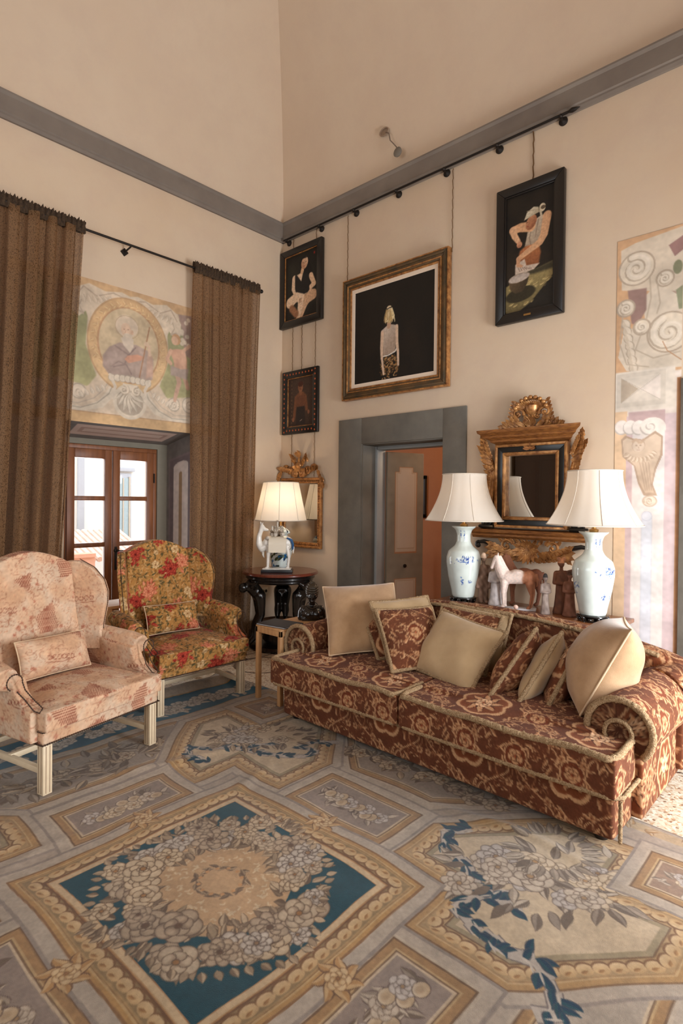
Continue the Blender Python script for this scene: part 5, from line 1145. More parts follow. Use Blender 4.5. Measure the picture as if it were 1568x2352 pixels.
# console behind the sofa and what stands on it
t = root('console_table', 'long walnut console table behind the sofa against the right wall', 'table', (-.27, -3.24, 0)); CZ = .755
b = MB(); b.bx(-.235, .235, -.75, .75, CZ-.03, CZ); b.build('table_top', CONS, t, bevel=.006, seg=3)
b = MB(); b.bx(-.21, .21, -.72, .72, CZ-.11, CZ-.03); b.build('apron', CONS, t, bevel=.003)
for x in (-.19, .19):
    for y in (-.69, .69): b = MB(); b.tube([(x, y, 0), (x, y, CZ-.1)], [.018, .03], 4); b.build('leg', CONS, t, smooth=False)
def vase_lamp(label, loc, rz, seed):
    t = root('vase_lamp', label, 'lamp', loc, rz, 'porcelain lamps on the console'); rs = random.Random(seed)
    b = MB(); b.lathe([(0, .028), (.09, .028), (.104, .036), (.104, .044), (.09, .052), (0, .052)], n=40); b.lathe([(.088, .006), (.1, .006), (.1, .012), (.088, .012)], n=40)
    for k in range(6): a = k*PI/3+.2; b.cap((.092*math.cos(a), .092*math.sin(a), .004), (.098*math.cos(a), .098*math.sin(a), .032), .010, .014, 8); b.ell((.1*math.cos(a+.5), .1*math.sin(a+.5), .022), (.014, .014, .01), n=8, m=6)
    b.build('wooden_stand', EBON, t)
    def pp(c, h):
        bl = [(40, 70, 140), (30, 54, 120), (70, 104, 164)]
        for cx, cy, nn, sp, sy in ((.62, .31, 46, .11, .035), (.57, .13, 16, .02, .03), (.66, .13, 7, .025, .012), (.60, .515, 18, .012, .035), (.52, .51, 14, .012, .03), (.05, .3, 30, .08, .03), (.3, .2, 20, .05, .03)):
            for i in range(nn): c.leaf(cx+rs.gauss(0, sp/2), cy+rs.gauss(0, sy/2), rs.uniform(.008, .022), rs.uniform(.004, .01), rs.random()*6.3, rs.choice(bl), rs.choice(bl))
        for cx in (.62, .05):
            for i in range(6): c.line([(cx-.05+.02*i, .31), (cx-.05+.02*i+.004, .345)], .004, bl[1])
            c.line([(cx-.07, .295), (cx+.07, .30)], .004, bl[2])
    porcelain('vase', [(.085, .052), (.092, .06), (.098, .10), (.125, .22), (.142, .33), (.142, .38), (.125, .435), (.075, .475), (.058, .51), (.056, .57), (.07, .61), (.10, .632), (.103, .64)], t, pp, bg=(198, 205, 198))
    b = MB(); b.lathe([(0, .64), (.03, .64), (.034, .655), (.015, .665), (.012, .69), (.012, .9), (0, .9)], n=16); b.build('brass_fitting', BRASS, t)
    s = np.linspace(0, 1, 12); sh = shade(t, [(.182+.140*(1-k)**1.9, .69+.385*k) for k in s], 8); return t
vase_lamp('porcelain vase lamp with white bell shade on the left end of the console', (-.35, -2.74, CZ), 0, 3)
vase_lamp('porcelain vase lamp with white bell shade on the right end of the console', (-.35, -3.80, CZ), .5, 9)
def horse(label, loc, rz, s, front, rear, plinth=True, name='horse_figurine'):
    t = root(name, label, 'figurine', loc, rz); b = MB()
    q = lambda x, y, z: np.array([x, y, z])*s
    b.cap(q(-.07, 0, .27), q(.09, 0, .275), .058*s, .056*s, 14); b.ell(q(-.085, 0, .265), np.array([.055, .055, .068])*s); b.ell(q(.11, 0, .275), np.array([.06, .056, .064])*s)
    b.tube(np.array([q(-.10, 0, .28), q(-.135, 0, .35), q(-.15, 0, .41), (q(-.16, 0, .435))]), np.array([.052, .042, .030, .027])*s, 12)
    b.cap(q(-.160, 0, .435), q(-.195, .0, .36), .027*s, .015*s); b.ell(q(-.198, 0, .35), np.array([.016, .014, .018])*s)
    b.tube(np.array([q(-.135, 0, .455), q(-.115, 0, .41), q(-.09, 0, .36), q(-.06, 0, .32)]), np.array([.012, .016, .016, .012])*s, 8)
    for e in (-1, 1): b.cap(q(-.150, e*.014, .455), q(-.148, e*.018, .482), .007*s, .003*s)
    for x, y, kx in ((-.095, -.034, -.10), (-.085, .034, -.09), (.115, -.034, .135), (.125, .034, .145)):
        fr = x < 0; b.cap(q(x, y, .23), q(kx, y, .125), (.03 if fr else .036)*s, .014*s); b.cap(q(kx, y, .125), q(x if fr else x+.005, y, .03), .014*s, .0105*s); b.ell(q(x-.006, y, .018), np.array([.020, .015, .017])*s)
    b.ell(q(.01, 0, .315), np.array([.06, .052, .028])*s); b.tube(np.array([q(.165, 0, .31), q(.18, 0, .26), q(.17, 0, .20)]), np.array([.014, .013, .006])*s, 8)
    f, r_ = np.array(front, float), np.array(rear, float)
    def cf(V, N):
        k = np.clip((V[:, 0]/s-.062)/.02+.5+.8*np.sin(V[:, 2]*60)*.3, 0, 1)[:, None]; n_ = np.sin(V[:, 0]*190+np.sin(V[:, 2]*130)*2)*np.sin(V[:, 1]*150+V[:, 2]*90)
        c = f*(1-k)+r_*k; return c*(1+.03*n_[:, None])+np.array([4, -2, -4])*np.clip(n_, 0, 1)[:, None]
    b.build('horse_body', mat('aged_pottery', rough=.75, attr=True, bump=.3, bs=90, var=.12, vs=30), t, voxel=.0048*s/1.0, sm=4, color=cf)
    if plinth: b = MB(); b.bx(-.15*s, .17*s, -.055*s, .055*s, 0, .014*s); b.build('plinth', mat('pale_pottery_base', (196, 194, 196), rough=.7, var=.1), t, bevel=.003)
    return t
horse('white pottery horse with reddish brown rump on the console', (-.33, -3.20, CZ), math.radians(-68), .92, (216, 196, 184), (158, 102, 70))
horse('reddish brown pottery horse standing behind the white horse', (-.13, -3.17, CZ), math.radians(-68), .90, (138, 88, 62), (112, 66, 44), False)
t = root('pottery_ball', 'small pale pink ball resting by the white horse', 'ornament', (-.415, -3.245, CZ+.015)); b = MB(); b.ell((0, 0, .018), .018, n=16, m=10); b.build('ball', mat('pink_pottery', (214, 178, 160), rough=.7), t)
def figurine(label, loc, rz, h, c1, c2, hair, head_shape=0, w=1.0, arms='fold', split=False):
    t = root('tomb_figurine', label, 'figurine', loc, rz, 'pottery figures on the console'); b = MB(); k = h/.40; c1, c2, hair = map(lambda q: np.array(q, float), (c1, c2, hair))
    if split:
        for s in (-1, 1): b.cap((s*.020*k, 0, .02*k), (s*.018*k, 0, .20*k), .020*k, .024*k); b.ell((s*.022*k, -.012*k, .01*k), (.018*k, .028*k, .012*k))
        b.cap((0, .008*k, .06*k), (0, .008*k, .2*k), .026*k, .03*k)
    else:
        P = [(.050, 0), (.052, .01), (.044, .05), (.037, .12), (.033, .19), (.034, .22)]
        a = np.linspace(0, 2*PI, 30, endpoint=False)
        b.grid([[(r*k*w*(1+.05*math.cos(q*7))*math.cos(q), r*k*w*.8*(1+.05*math.cos(q*7))*math.sin(q), z*k) for q in a] for r, z in P], cu=True, caps=True)
    b.ell((0, 0, .245*k), (.040*k*w, .028*k, .055*k)); b.cap((-.034*k*w, 0, .282*k), (.034*k*w, 0, .282*k), .017*k); b.cap((0, 0, .29*k), (0, 0, .325*k), .013*k, .012*k)
    for s in (-1, 1):
        if arms == 'fold': b.cap((s*.040*k*w, 0, .278*k), (s*.048*k*w, -.008*k, .215*k), .013*k, .014*k); b.cap((s*.048*k*w, -.008*k, .215*k), (s*.006*k, -.034*k, .212*k), .014*k, .012*k)
        else: b.cap((s*.042*k*w, 0, .278*k), (s*.054*k*w, -.006*k, .20*k), .014*k, .016*k); b.cap((s*.054*k*w, -.006*k, .20*k), (s*.050*k*w, -.012*k, .13*k), .015*k, .018*k)
    hd = MB()
    b.ell((0, -.002*k, .345*k), (.020*k, .022*k, .026*k)); b.ell((0, -.023*k, .343*k), (.004*k, .005*k, .006*k)); b.ell((0, -.018*k, .330*k), (.008*k, .006*k, .006*k))
    b.ell((0, .008*k, .352*k), (.025*k, .022*k, .028*k))
    if head_shape == 0: 
        for s in (-1, 1): b.ell((s*.017*k, 0, .378*k), (.015*k, .012*k, .016*k))
    elif head_shape == 1: b.ell((0, .006*k, .372*k), (.020*k, .020*k, .022*k))
    else: b.cap((-.02*k, 0, .378*k), (.026*k, 0, .386*k), .014*k, .018*k)
    def cf(V, N):
        z = V[:, 2]/k; n_ = .5+.25*np.sin(V[:, 0]*70+2*np.sin(V[:, 2]*21+V[:, 1]*60))+.25*np.sin(V[:, 2]*95+V[:, 0]*40)*np.sin(V[:, 0]*120+1); n_ = n_[:, None]; c = c1*n_+c2*(1-n_)
        hh = ((z > .352) | ((V[:, 1] > .003*k) & (z > .325)))[:, None]; return np.where(hh, hair*(.85+.3*n_), c)
    b.build('pottery_body', mat('aged_pottery'), t, voxel=.0045, sm=3, color=cf); return t
V_ = math.radians(-47)
figurine('tall dark brown pottery figure with pale front, nearest the left lamp', (-.27, -2.885, CZ), V_, .43, (92, 66, 48), (160, 128, 108), (190, 160, 136), 1, 1., 'hang', True)
figurine('grey-white pottery lady with folded arms left of the horse', (-.30, -3.015, CZ), V_, .375, (206, 198, 194), (170, 160, 158), (120, 100, 86), 1, 1.25)
figurine('smallest pottery figure, grey with a dark head, right of the horse', (-.36, -3.455, CZ), V_, .315, (176, 158, 146), (126, 110, 102), (58, 54, 54), 1, .9)
figurine('tallest brown pottery lady with a double-bun hairdo on the right', (-.25, -3.53, CZ), V_, .44, (120, 72, 44), (92, 54, 34), (176, 118, 82), 0, 1.05)
figurine('shorter brown pottery figure with a tilted hat beside the right lamp', (-.31, -3.62, CZ), V_, .35, (112, 66, 42), (146, 98, 76), (92, 58, 40), 2, 1.15)
# ------------------------------------------------------------------ gilt mirrors
GILTB = mat('gilt_brown', (168, 112, 58), rough=.45, metal=.45, col2=(108, 64, 34), vs=18, stretch=(1, 1, 6))
MIR = mat('mirror_glass', (225, 225, 222), rough=.015, metal=1.)
EBF = mat('ebonised_frame', (18, 16, 15), rough=.3, var=.2)
def rect_frame(b, y0, y1, z0, z1, w, x0, x1):
    """four mitred rails, face towards -x"""
    o = [(y0, z0), (y1, z0), (y1, z1), (y0, z1)]; sy = 1 if y1 > y0 else -1
    i = [(y0+w*sy, z0+w), (y1-w*sy, z0+w), (y1-w*sy, z1-w), (y0+w*sy, z1-w)]
    for k in range(4):
        j = (k+1) % 4; P = [o[k], o[j], i[j], i[k]]
        b.add([(x1, y, z) for y, z in P]+[(x0, y, z) for y, z in P], [(0, 1, 2, 3), (7, 6, 5, 4), (0, 4, 5, 1), (1, 5, 6, 2), (2, 6, 7, 3), (3, 7, 4, 0)])
NX = (-1, 0, 0); AY = (0, -1, 0); AZ = (0, 0, 1)        # towards the room, rightwards in view, up
t = root('gilt_mirror', 'big gilt and black mirror with cornice and carved crest over the console', 'mirror', (0, -3.185, 1.3)); ML = (0, 3.185, -1.3)
def mb(f, name, m, **k):
    b = MB(); f(b); o = b.build(name, m, t, **k); o.location = ML; return o
mb(lambda b: rect_frame(b, -2.875, -3.495, 1.385, 2.09, .022, -.085, -.01), 'outer_gilt_frame', GILT, bevel=.004)
mb(lambda b: rect_frame(b, -2.893, -3.477, 1.403, 2.072, .055, -.07, -.01), 'black_frame', EBF, bevel=.004)
mb(lambda b: rect_frame(b, -2.942, -3.428, 1.452, 2.023, .028, -.078, -.01), 'inner_gilt_frame', GILT, bevel=.006)
def f(b): 
    for k in range(-3, 4): gleaf(b, (-.07, -3.185, 2.045), (0, -k*.5-.01, .3-.1*abs(k)), NX, .055, .022, .3, .005)
mb(f, 'top_ornament', GILTB)
mb(lambda b: b.bx(-.032, -.025, -3.41, -2.96, 1.47, 2.005), 'mirror_glass', MIR, smooth=False)
def f(b):   # flaring cornice
    pr = [(0, 2.085), (.05, 2.085), (.06, 2.10), (.085, 2.115), (.09, 2.13), (.12, 2.15), (.125, 2.165), (.16, 2.19), (.165, 2.205), (.165, 2.215), (0, 2.215)]
    b.grid([[(-x, -2.875+max(0, x-.05)*1.15, z) for x, z in pr], [(-x, -3.495-max(0, x-.05)*1.15, z) for x, z in pr]], caps=True)
mb(f, 'cornice', GILTB, smooth=False)
def f(b):   # lower shelf
    pr = [(0, 1.29), (.06, 1.29), (.075, 1.31), (.075, 1.325), (.095, 1.34), (.10, 1.365), (0, 1.375)]
    b.grid([[(-x, -2.66, z) for x, z in pr], [(-x, -3.70, z) for x, z in pr]], caps=True)
mb(f, 'lower_shelf', GILTB, smooth=False)
def f(b):   # crest: base leaves, shell, urn, arch of beads
    c = -3.19; z0 = 2.215
    for s in (-1, 1):
        for k in range(6): gleaf(b, (-.06, c+s*(.05+.035*k), z0+.012), (0, s*(.9), .55-.05*k), NX, .10-.006*k, .045, .35, .010)
        for k in range(4): gleaf(b, (-.07, c+s*(.10+.03*k), z0+.05-.008*k), (0, s*.6, .9-.15*k), NX, .075, .035, .5, .008)
        gscroll(b, (-.06, c+s*.115, z0+.125), .052, (0, s, 0), AZ, NX, 1.2, PI*1.1, -1, .016, .009)
        gscroll(b, (-.06, c+s*.185, z0+.045), .034, (0, s, 0), AZ, NX, 1.2, PI*.6, 1, .012, .007)
        gscroll(b, (-.05, c+s*.05, z0+.10), .035, (0, s, 0), AZ, NX, 1.1, PI*.2, 1, .012, .007)
        for k in range(5): gleaf(b, (-.06, c+s*(.155-.008*k), z0+.09+.03*k), (0, s*.8, .45), NX, .055, .028, .5, .008)
    for k in range(-4, 5): gleaf(b, (-.06, c, z0+.005), (0, -k*.30, 1), NX, .11-.008*abs(k), .030, .55, .010, 1)
    b.lathe([(.0, 0), (.03, 0), (.018, .012), (.035, .03), (.058, .07), (.06, .10), (.045, .115), (0, .12)], (-.05, c, z0+.085), 20)
    for k in range(-8, 9): a = k/8*1.25; gleaf(b, (-.06, c+.06*math.sin(a), z0+.165), (0, math.sin(a), math.cos(a)), NX, .07, .02, .5, .008, 1)
    arc = [(-.07, c+.135*math.sin(a), z0+.12+.125*math.cos(a)) for a in np.linspace(-1.35, 1.35, 30)]; b.tube(arc, .012, 8)
    for a in np.linspace(-1.2, 1.2, 9): b.ell((-.085, c+.14*math.sin(a), z0+.125+.128*math.cos(a)), (.018, .019, .017), n=10, m=7)
mb(f, 'carved_crest', GILT)
for s, yb in ((1, -2.875), (-1, -3.495)):
    def f(b):
        C = [(yb+s*.02, 1.46), (yb+s*.05, 1.56), (yb+s*.035, 1.70), (yb+s*.02, 1.82), (yb+s*.05, 1.95), (yb+s*.10, 2.05)]; C = resamp([(-.04, y, z) for y, z in C], .02)
        b.tube(C, [.018, .024, .02, .022, .02], 8); b.tube(C+[-.01, s*.022, 0], [.010, .014, .012], 8)
        for k, p in enumerate(C[2:-1:2]): gleaf(b, p, (0, s*1., .35+.05*k), NX, .075+.004*k, .045, .5, .010)
        for k in range(7): gleaf(b, (-.05, yb+s*(.03+.010*k), 1.93+.026*k), (0, s*(1-.1*k), .45+.1*k), NX, .115, .05, .5, .011)
        for k in range(4): gleaf(b, (-.07, yb+s*(.03+.012*k), 1.98+.03*k), (0, s*.5, .9), NX, .08, .035, .5, .009)
        for k in range(5): gleaf(b, (-.05, yb+s*(.03+.01*k), 1.56-.02*k), (0, s*.8, -.5), NX, .06, .03, .5, .008)
        b.ell((-.06, yb+s*.035, 1.88), .014, n=8, m=6); b.ell((-.06, yb+s*.04, 1.97), .012, n=8, m=6)
    mb(f, 'side_carving', GILT)
    def f(b): gscroll(b, (-.05, yb+s*.065, 1.43), .055, (0, s, 0), AZ, NX, 1., -.4, 1, .020, .012); b.tube([(-.05, yb+s*.02, 1.385), (-.055, yb+s*.10, 1.385), (-.05, yb+s*.16, 1.39)], [.02, .024, .012], 8)
    mb(f, 'black_scroll', EBF)
    def f(b): b.tube([(-.05, -3.185+s*.26, 1.19), (-.05, -3.185+s*.34, 1.235), (-.05, -3.185+s*.42, 1.255), (-.05, -3.185+s*.47, 1.25)], [.022, .022, .018, .014], 8); gscroll(b, (-.05, -3.185+s*.47, 1.225), .026, (0, s, 0), AZ, NX, 1., PI/2, -1, .016, .01)
    mb(f, 'black_lower_arm', EBF)
def f(b):
    c = -3.185; z0 = 1.215
    for k in range(-7, 8):
        a = k*.42; gleaf(b, (-.07, c, z0), (0, math.sin(a), math.cos(a)), NX, .13 if abs(k) > 2 else .085, .042, .5, .011)
    for s in (-1, 1):
        gscroll(b, (-.06, c+s*.20, z0+.015), .055, (0, s, 0), AZ, NX, 1.2, PI*.9, -1, .013, .008)
        for k in range(7): gleaf(b, (-.05, c+s*(.08+.03*k), z0-.03+.004*k), (0, s*1, -.5+.12*k), NX, .105, .045, .4, .010)
        for k in range(7): gleaf(b, (-.05, c+s*(.04+.04*k), z0-.075+.006*k), (0, s*1, -.45), NX, .085, .036, .4, .009)
        for k in range(4): gleaf(b, (-.05, c+s*.25, z0-.02), (0, s, -.7+.4*k), NX, .15, .05, .3, .009)
        for k in range(5): gleaf(b, (-.05, c+s*(.03+.05*k), z0+.04), (0, s*.7, .6), NX, .06, .03, .4, .008)
    for k in range(5): gleaf(b, (-.06, c, z0-.03), (0, (k-2)*.35, -1), NX, .10, .028, .3, .008)
mb(f, 'carved_apron', GILT)
# smaller gilt mirror behind the round table
t = root('gilt_mirror', 'smaller gilt mirror with leafy crest hung behind the round table lamp', 'mirror', (0, -.385, 1.04)); ML = (0, .385, -1.04)
mb(lambda b: (rect_frame(b, -.05, -.73, 1.05, 1.86, .03, -.045, -.01), rect_frame(b, -.08, -.70, 1.08, 1.83, .035, -.035, -.01)), 'frame', GILT, bevel=.006)
def f(b):
    for y, z in [(y, z) for z in np.linspace(1.09, 1.82, 26) for y in (-.092, -.688)]+[(y, z) for y in np.linspace(-.1, -.68, 20) for z in (1.092, 1.818)]: b.ell((-.04, y, z), (.008, .009, .011), n=7, m=5)
mb(f, 'bead_trim', GILTB)
mb(lambda b: b.bx(-.022, -.015, -.67, -.11, 1.11, 1.80), 'mirror_glass', MIR, smooth=False)
def f(b):
    c = -.375; z0 = 1.865
    for s in (-1, 1):
        gscroll(b, (-.05, c+s*.05, z0+.045), .042, (0, s, 0), AZ, NX, 1.4, PI*.5, -1, .024, .015)
        gscroll(b, (-.045, c+s*.15, z0+.07), .06, (0, s, 0), AZ, NX, 1.1, PI*1.3, -1, .022, .012)
        gscroll(b, (-.04, c+s*.245, z0+.105), .038, (0, s, 0), AZ, NX, .9, PI*.9, -1, .021, .011)
        gscroll(b, (-.04, c+s*.09, z0+.20), .035, (0, s, 0), AZ, NX, .9, -.5, 1, .018, .010)
        for k in range(6): gleaf(b, (-.04, c+s*(.06+.04*k), z0+.035+.012*k), (0, s*.8, .7-.1*k), NX, .10, .055, .5, .009)
        for k in range(5): gleaf(b, (-.04, c+s*(.045+.012*k), z0+.13+.022*k), (0, s*(.4+.1*k), .9), NX, .085, .045, .5, .008)
        for k in range(5): gleaf(b, (-.04, c+s*(.30+.018*k), z0+.07-.035*k), (0, s*.7, -.7), NX, .09, .05, .4, .009)
        gscroll(b, (-.04, c+s*.365, z0-.045), .03, (0, s, 0), AZ, NX, .9, PI*.5, -1, .012, .007)
    b.ell((-.06, c, z0+.14), (.03, .045, .04)); b.tube([(-.05, c, z0+.17), (-.05, c, z0+.24), (-.05, c+.015, z0+.30), (-.05, c+.035, z0+.315)], [.022, .012, .014, .006], 8)
    for k in range(5): gleaf(b, (-.05, c, z0+.24), (0, (k-2)*.5, .8), NX, .075, .036, .4, .007)
    for k in range(-3, 4): gleaf(b, (-.055, c, z0+.07), (0, -k*.4, 1), NX, .09, .042, .5, .009)
mb(f, 'carved_crest', GILT)
def chain(b, y, z0, z1, x=-.012, r=.0035):
    n = int((z1-z0)/.022); zz = np.linspace(z0, z1, n)
    b.tube([(x+.002*(-1)**i, y+.002*(-1)**(i//2), z) for i, z in enumerate(zz)], r, 6)
mb(lambda b: (chain(b, -.20, 1.87, 4.69), chain(b, -.585, 1.87, 4.69)), 'hanging_chain', mat('bronze_chain', (112, 82, 50), rough=.5, metal=.5))
CH = mat('bronze_chain')
# ------------------------------------------------------------------ paintings (figures re-imagined, plainly dressed)
OIL = mat('oil_paint', rough=.5, attr=True, spec=.3, bump=.05, bs=200)
BLK = mat('black_lacquer_frame', (22, 18, 16), rough=.35)
SK, SKD, SKL = (206, 166, 130), (150, 104, 74), (224, 192, 160)
def painting(label, y0, y1, z0, z1, fw, depth, fmat, paintfn, ppu=420, step=.005, slip=None, lean=0., extra=None, mount=0.):
    yc, zc = (y0+y1)/2, (z0+z1)/2; w, h = abs(y1-y0), z1-z0
    t = root('framed_painting', label, 'painting', (-.004, yc, zc), 0)
    b = MB(); rect_frame(b, w/2, -w/2, -h/2, h/2, fw, -depth, 0); 
    if extra: rect_frame(b, w/2-fw*.25, -w/2+fw*.25, -h/2+fw*.25, h/2-fw*.25, fw*.22, -depth-.012, -depth+.004)
    b.build('frame', fmat, t, bevel=.006)
    if extra: b = MB(); rect_frame(b, w/2+.001, -w/2-.001, -h/2-.001, h/2+.001, .014, -depth-.004, -.004); rect_frame(b, w/2-fw*.72, -w/2+fw*.72, -h/2+fw*.72, h/2-fw*.72, .012, -depth-.01, 0); b.build('gilt_edges', GILT, t, bevel=.003)
    if slip: b = MB(); rect_frame(b, w/2-fw, -w/2+fw, -h/2+fw, h/2-fw, slip[0], -depth+.010, 0); b.build('slip', slip[1], t, bevel=.002)
    s = fw+(slip[0] if slip else 0)
    if mount: b = MB(); rect_frame(b, w/2-s, -w/2+s, -h/2+s, h/2-s, mount, -depth+.018, 0); b.build('mount', mat('cream_mount', (222, 202, 180), rough=.8), t, smooth=False); s += mount
    W_, H_ = w-2*s, h-2*s; c = Cv(0, 0, W_, H_, ppu, (24, 20, 16)); paintfn(c, W_, H_)
    flat_panel('canvas', c, (-depth+.024, W_/2, -H_/2), (0, -1, 0), (0, 0, 1), 0, W_, 0, H_, step, OIL, t)
    b = MB(); b.bx(-.01, 0, -w/2+fw*.5, w/2-fw*.5, -h/2+fw*.5, h/2-fw*.5); b.build('backing', BLK, t, smooth=False)
    return t
def body(c, pts, col, dk, soft=.006): c.poly(pts, dk, soft=soft*2); c.poly(np.mean(pts, 0)+(np.array(pts)-np.mean(pts, 0))*.93, col, soft=soft*2)
def pa(c, W_, H_):      # seated dark-haired figure
    for i in range(40): c.ell(random.random()*W_, random.random()*H_, .08, .1, random.choice([(30, 30, 24), (22, 22, 20), (46, 46, 36)]), op=.35, soft=.05)
    u = lambda P: [(x*W_, y*H_) for x, y in P]
    c.poly(u([(.42, .86), (.56, .92), (.74, .86), (.84, .66), (.80, .50), (.62, .5), (.56, .66)]), (16, 13, 12), soft=.02)
    c.line(u([(.28, .64), (.25, .48), (.34, .36)]), .075, SKL, w2=.05, soft=.006); c.line(u([(.80, .60), (.90, .46), (.66, .38), (.50, .34)]), .07, (216, 180, 146), w2=.045, soft=.006)
    c.poly(u([(.30, .68), (.52, .70), (.74, .62), (.76, .36), (.36, .34), (.30, .48)]), (26, 24, 24), soft=.01); c.poly(u([(.36, .68), (.56, .70), (.50, .56)]), SKL, soft=.008)
    c.line(u([(.52, .70), (.56, .78)]), .05, SK, soft=.004); c.ell(.60*W_, .83*H_, .055, .072, (222, 186, 154), -.3, col2=(170, 124, 92), gx=-.7, gy=-.7); c.poly(u([(.50, .90), (.60, .935), (.70, .90), (.62, .90)]), (16, 13, 12), soft=.01)
    for dx in (-.04, .05): c.ell((.59+dx)*W_, .84*H_, .008, .004, (60, 40, 32))
    c.line(u([(.57, .78), (.61, .785)]), .006, (150, 70, 60)); c.line(u([(.59, .83), (.575, .805)]), .004, (160, 116, 90))
    c.line(u([(.14, .28), (.34, .34), (.52, .30)]), .13, SKL, w2=.10, soft=.01); c.line(u([(.80, .32), (.62, .20), (.50, .05)]), .11, (206, 166, 132), w2=.08, soft=.01); c.line(u([(.88, .30), (.66, .26)]), .12, (200, 160, 126), soft=.01)
    c.line(u([(.50, .30), (.46, .12), (.40, .0)]), .10, (224, 192, 160), w2=.06, soft=.01); c.line(u([(.20, .18), (.34, .08)]), .09, SKD, soft=.02); c.line(u([(.40, .36), (.50, .34), (.52, .26)]), .045, (226, 196, 166), soft=.004)
    for k in range(3): c.line(u([(.44+.03*k, .30), (.45+.03*k, .24)]), .008, SKD)
    c.ell(.90*W_, .93*H_, .012, .016, (150, 40, 30)); c.noise(.12, .01)
painting('black framed painting of a seated dark-haired figure, topmost near the corner', -.01, -.71, 3.645, 4.56, .075, .05, BLK, pa, slip=(.008, GILT))
def pb(c, W_, H_):      # small dim standing portrait
    c.a[:] = (58, 42, 34); u = lambda P: [(x*W_, y*H_) for x, y in P]
    c.ell(.5*W_, .6*H_, .2, .3, (74, 54, 42), op=.6, soft=.1); c.poly(u([(.26, .62), (.42, .70), (.6, .70), (.74, .62), (.80, .30), (.70, .30), (.66, .44), (.66, .02), (.34, .02), (.34, .44), (.28, .14), (.18, .16)]), (112, 70, 46), soft=.012)
    c.poly(u([(.34, .42), (.66, .42), (.70, .02), (.3, .02)]), (44, 34, 30), soft=.01); c.poly(u([(.34, .62), (.66, .62), (.66, .40), (.34, .40)]), (104, 64, 44), soft=.01); c.line(u([(.5, .68), (.5, .75)]), .05, (132, 86, 58)); c.ell(.49*W_, .81*H_, .042, .058, (140, 92, 64), col2=(110, 68, 46), gx=-1)
    c.ell(.49*W_, .87*H_, .043, .03, (70, 36, 24)); 
    for dx in (-.04, .04): c.ell((.49+dx)*W_, .82*H_, .006, .003, (40, 24, 18))
    c.line(u([(.47, .765), (.52, .767)]), .004, (110, 40, 34)); c.ell(.2*W_, .14*H_, .02, .026, (130, 84, 60)); c.ell(.82*W_, .27*H_, .018, .024, (130, 84, 60)); c.line(u([(.48, .1), (.56, .13)]), .006, (170, 150, 130)); c.noise(.1, .01)
t = painting('small dim brown portrait in a red-and-gold dotted frame, below the topmost', -.05, -.655, 2.378, 3.125, .085, .035, BLK, pb, slip=(.008, GILT))
b = MB()
dot = MB().ell((0, 0, 0), (.004, .011, .012), n=8, m=5).build('frame_dot', mat('red_gold_dots', (168, 82, 42), rough=.4, metal=.3), t); dl = [(y, -.345+.0575*i) for i in range(13) for y in (-.26, .26)]+[(-.21+.0525*i, z) for i in range(9) for z in (-.331, .331)]
dot.location = (-.037,)+dl[0]
for q in dl[1:]: d_ = dot.copy(); COL.objects.link(d_); d_.location = (-.037,)+q
b = MB(); chain(b, .0, .38, 1.56, x=0); b.build('hanging_chain', CH, t)
def pc(c, W_, H_):      # blond standing figure in a pale top, patterned skirt
    for i in range(40): c.ell(random.random()*W_, random.random()*H_, .1, .1, random.choice([(30, 24, 18), (20, 17, 14), (36, 28, 20)]), op=.3, soft=.06)
    x0 = .455*W_; k = H_; q = lambda P: [(x0+x*k, y*k) for x, y in P]; T_ = (186, 150, 122); TL = (206, 176, 150)
    c.line(q([(-.085, .50), (-.095, .34), (-.09, .22), (-.065, .06)]), .045, TL, w2=.026, soft=.004); c.line(q([(.10, .53), (.105, .38), (.12, .26), (.125, .13)]), .042, TL, w2=.026, soft=.004)
    c.poly(q([(-.11, .02), (-.105, .22), (-.07, .25), (.08, .27), (.125, .28), (.13, .14), (.12, .02)]), (26, 22, 18), soft=.004)
    for i in range(150): c.leaf(x0+random.uniform(-.10, .11)*k, random.uniform(.02, .235)*k, .03, .012, random.random()*6.3, random.choice([(196, 150, 96), (150, 104, 60), (206, 170, 120), (30, 26, 20), (84, 70, 44)]), (120, 84, 50))
    c.poly(q([(-.105, .52), (-.03, .56), (.03, .565), (.10, .545), (.095, .40), (.085, .27), (-.07, .25), (-.075, .38)]), (190, 172, 156), soft=.004, grad=((160, 138, 120), 1, -1, .12)); c.line(q([(-.07, .245), (0, .25), (.085, .275), (.10, .30)]), .012, (224, 214, 202))
    for P in ([(-.06, .5), (-.05, .4), (-.055, .3)], [(.06, .5), (.05, .38), (.055, .29)], [(0, .48), (.005, .30)]): c.line(q(P), .006, (166, 146, 130), soft=.006)
    c.line(q([(-.085, .50), (-.093, .34), (-.088, .22), (-.065, .06)]), .034, TL, w2=.024, soft=.004); c.line(q([(.10, .53), (.108, .38), (.12, .26), (.125, .13)]), .030, TL, w2=.022, soft=.004)
    c.line(q([(0, .55), (.0, .60)]), .05, T_, soft=.004); c.ell(x0+.0*k, .66*k, .052*k, .075*k, (196, 166, 112)); 
    for i in range(60): x = random.uniform(-.06, .065); c.line(q([(x*.6, .735), (x*1.05, .66), (x*1.15+random.uniform(-.006, .006), random.uniform(.585, .63))]), .006, random.choice([(214, 190, 140), (170, 136, 84), (228, 210, 168), (142, 110, 66)]))
    c.ell(x0, .745*k, .03*k, .022*k, (206, 184, 150)); c.line(q([(-.03, .735), (.03, .745)]), .010, (20, 18, 16)); c.noise(.08, .012)
GOLDF = mat('bronze_gold_frame', (112, 84, 52), rough=.42, metal=.35, col2=(72, 62, 46), vs=10, bump=.1, bs=50)
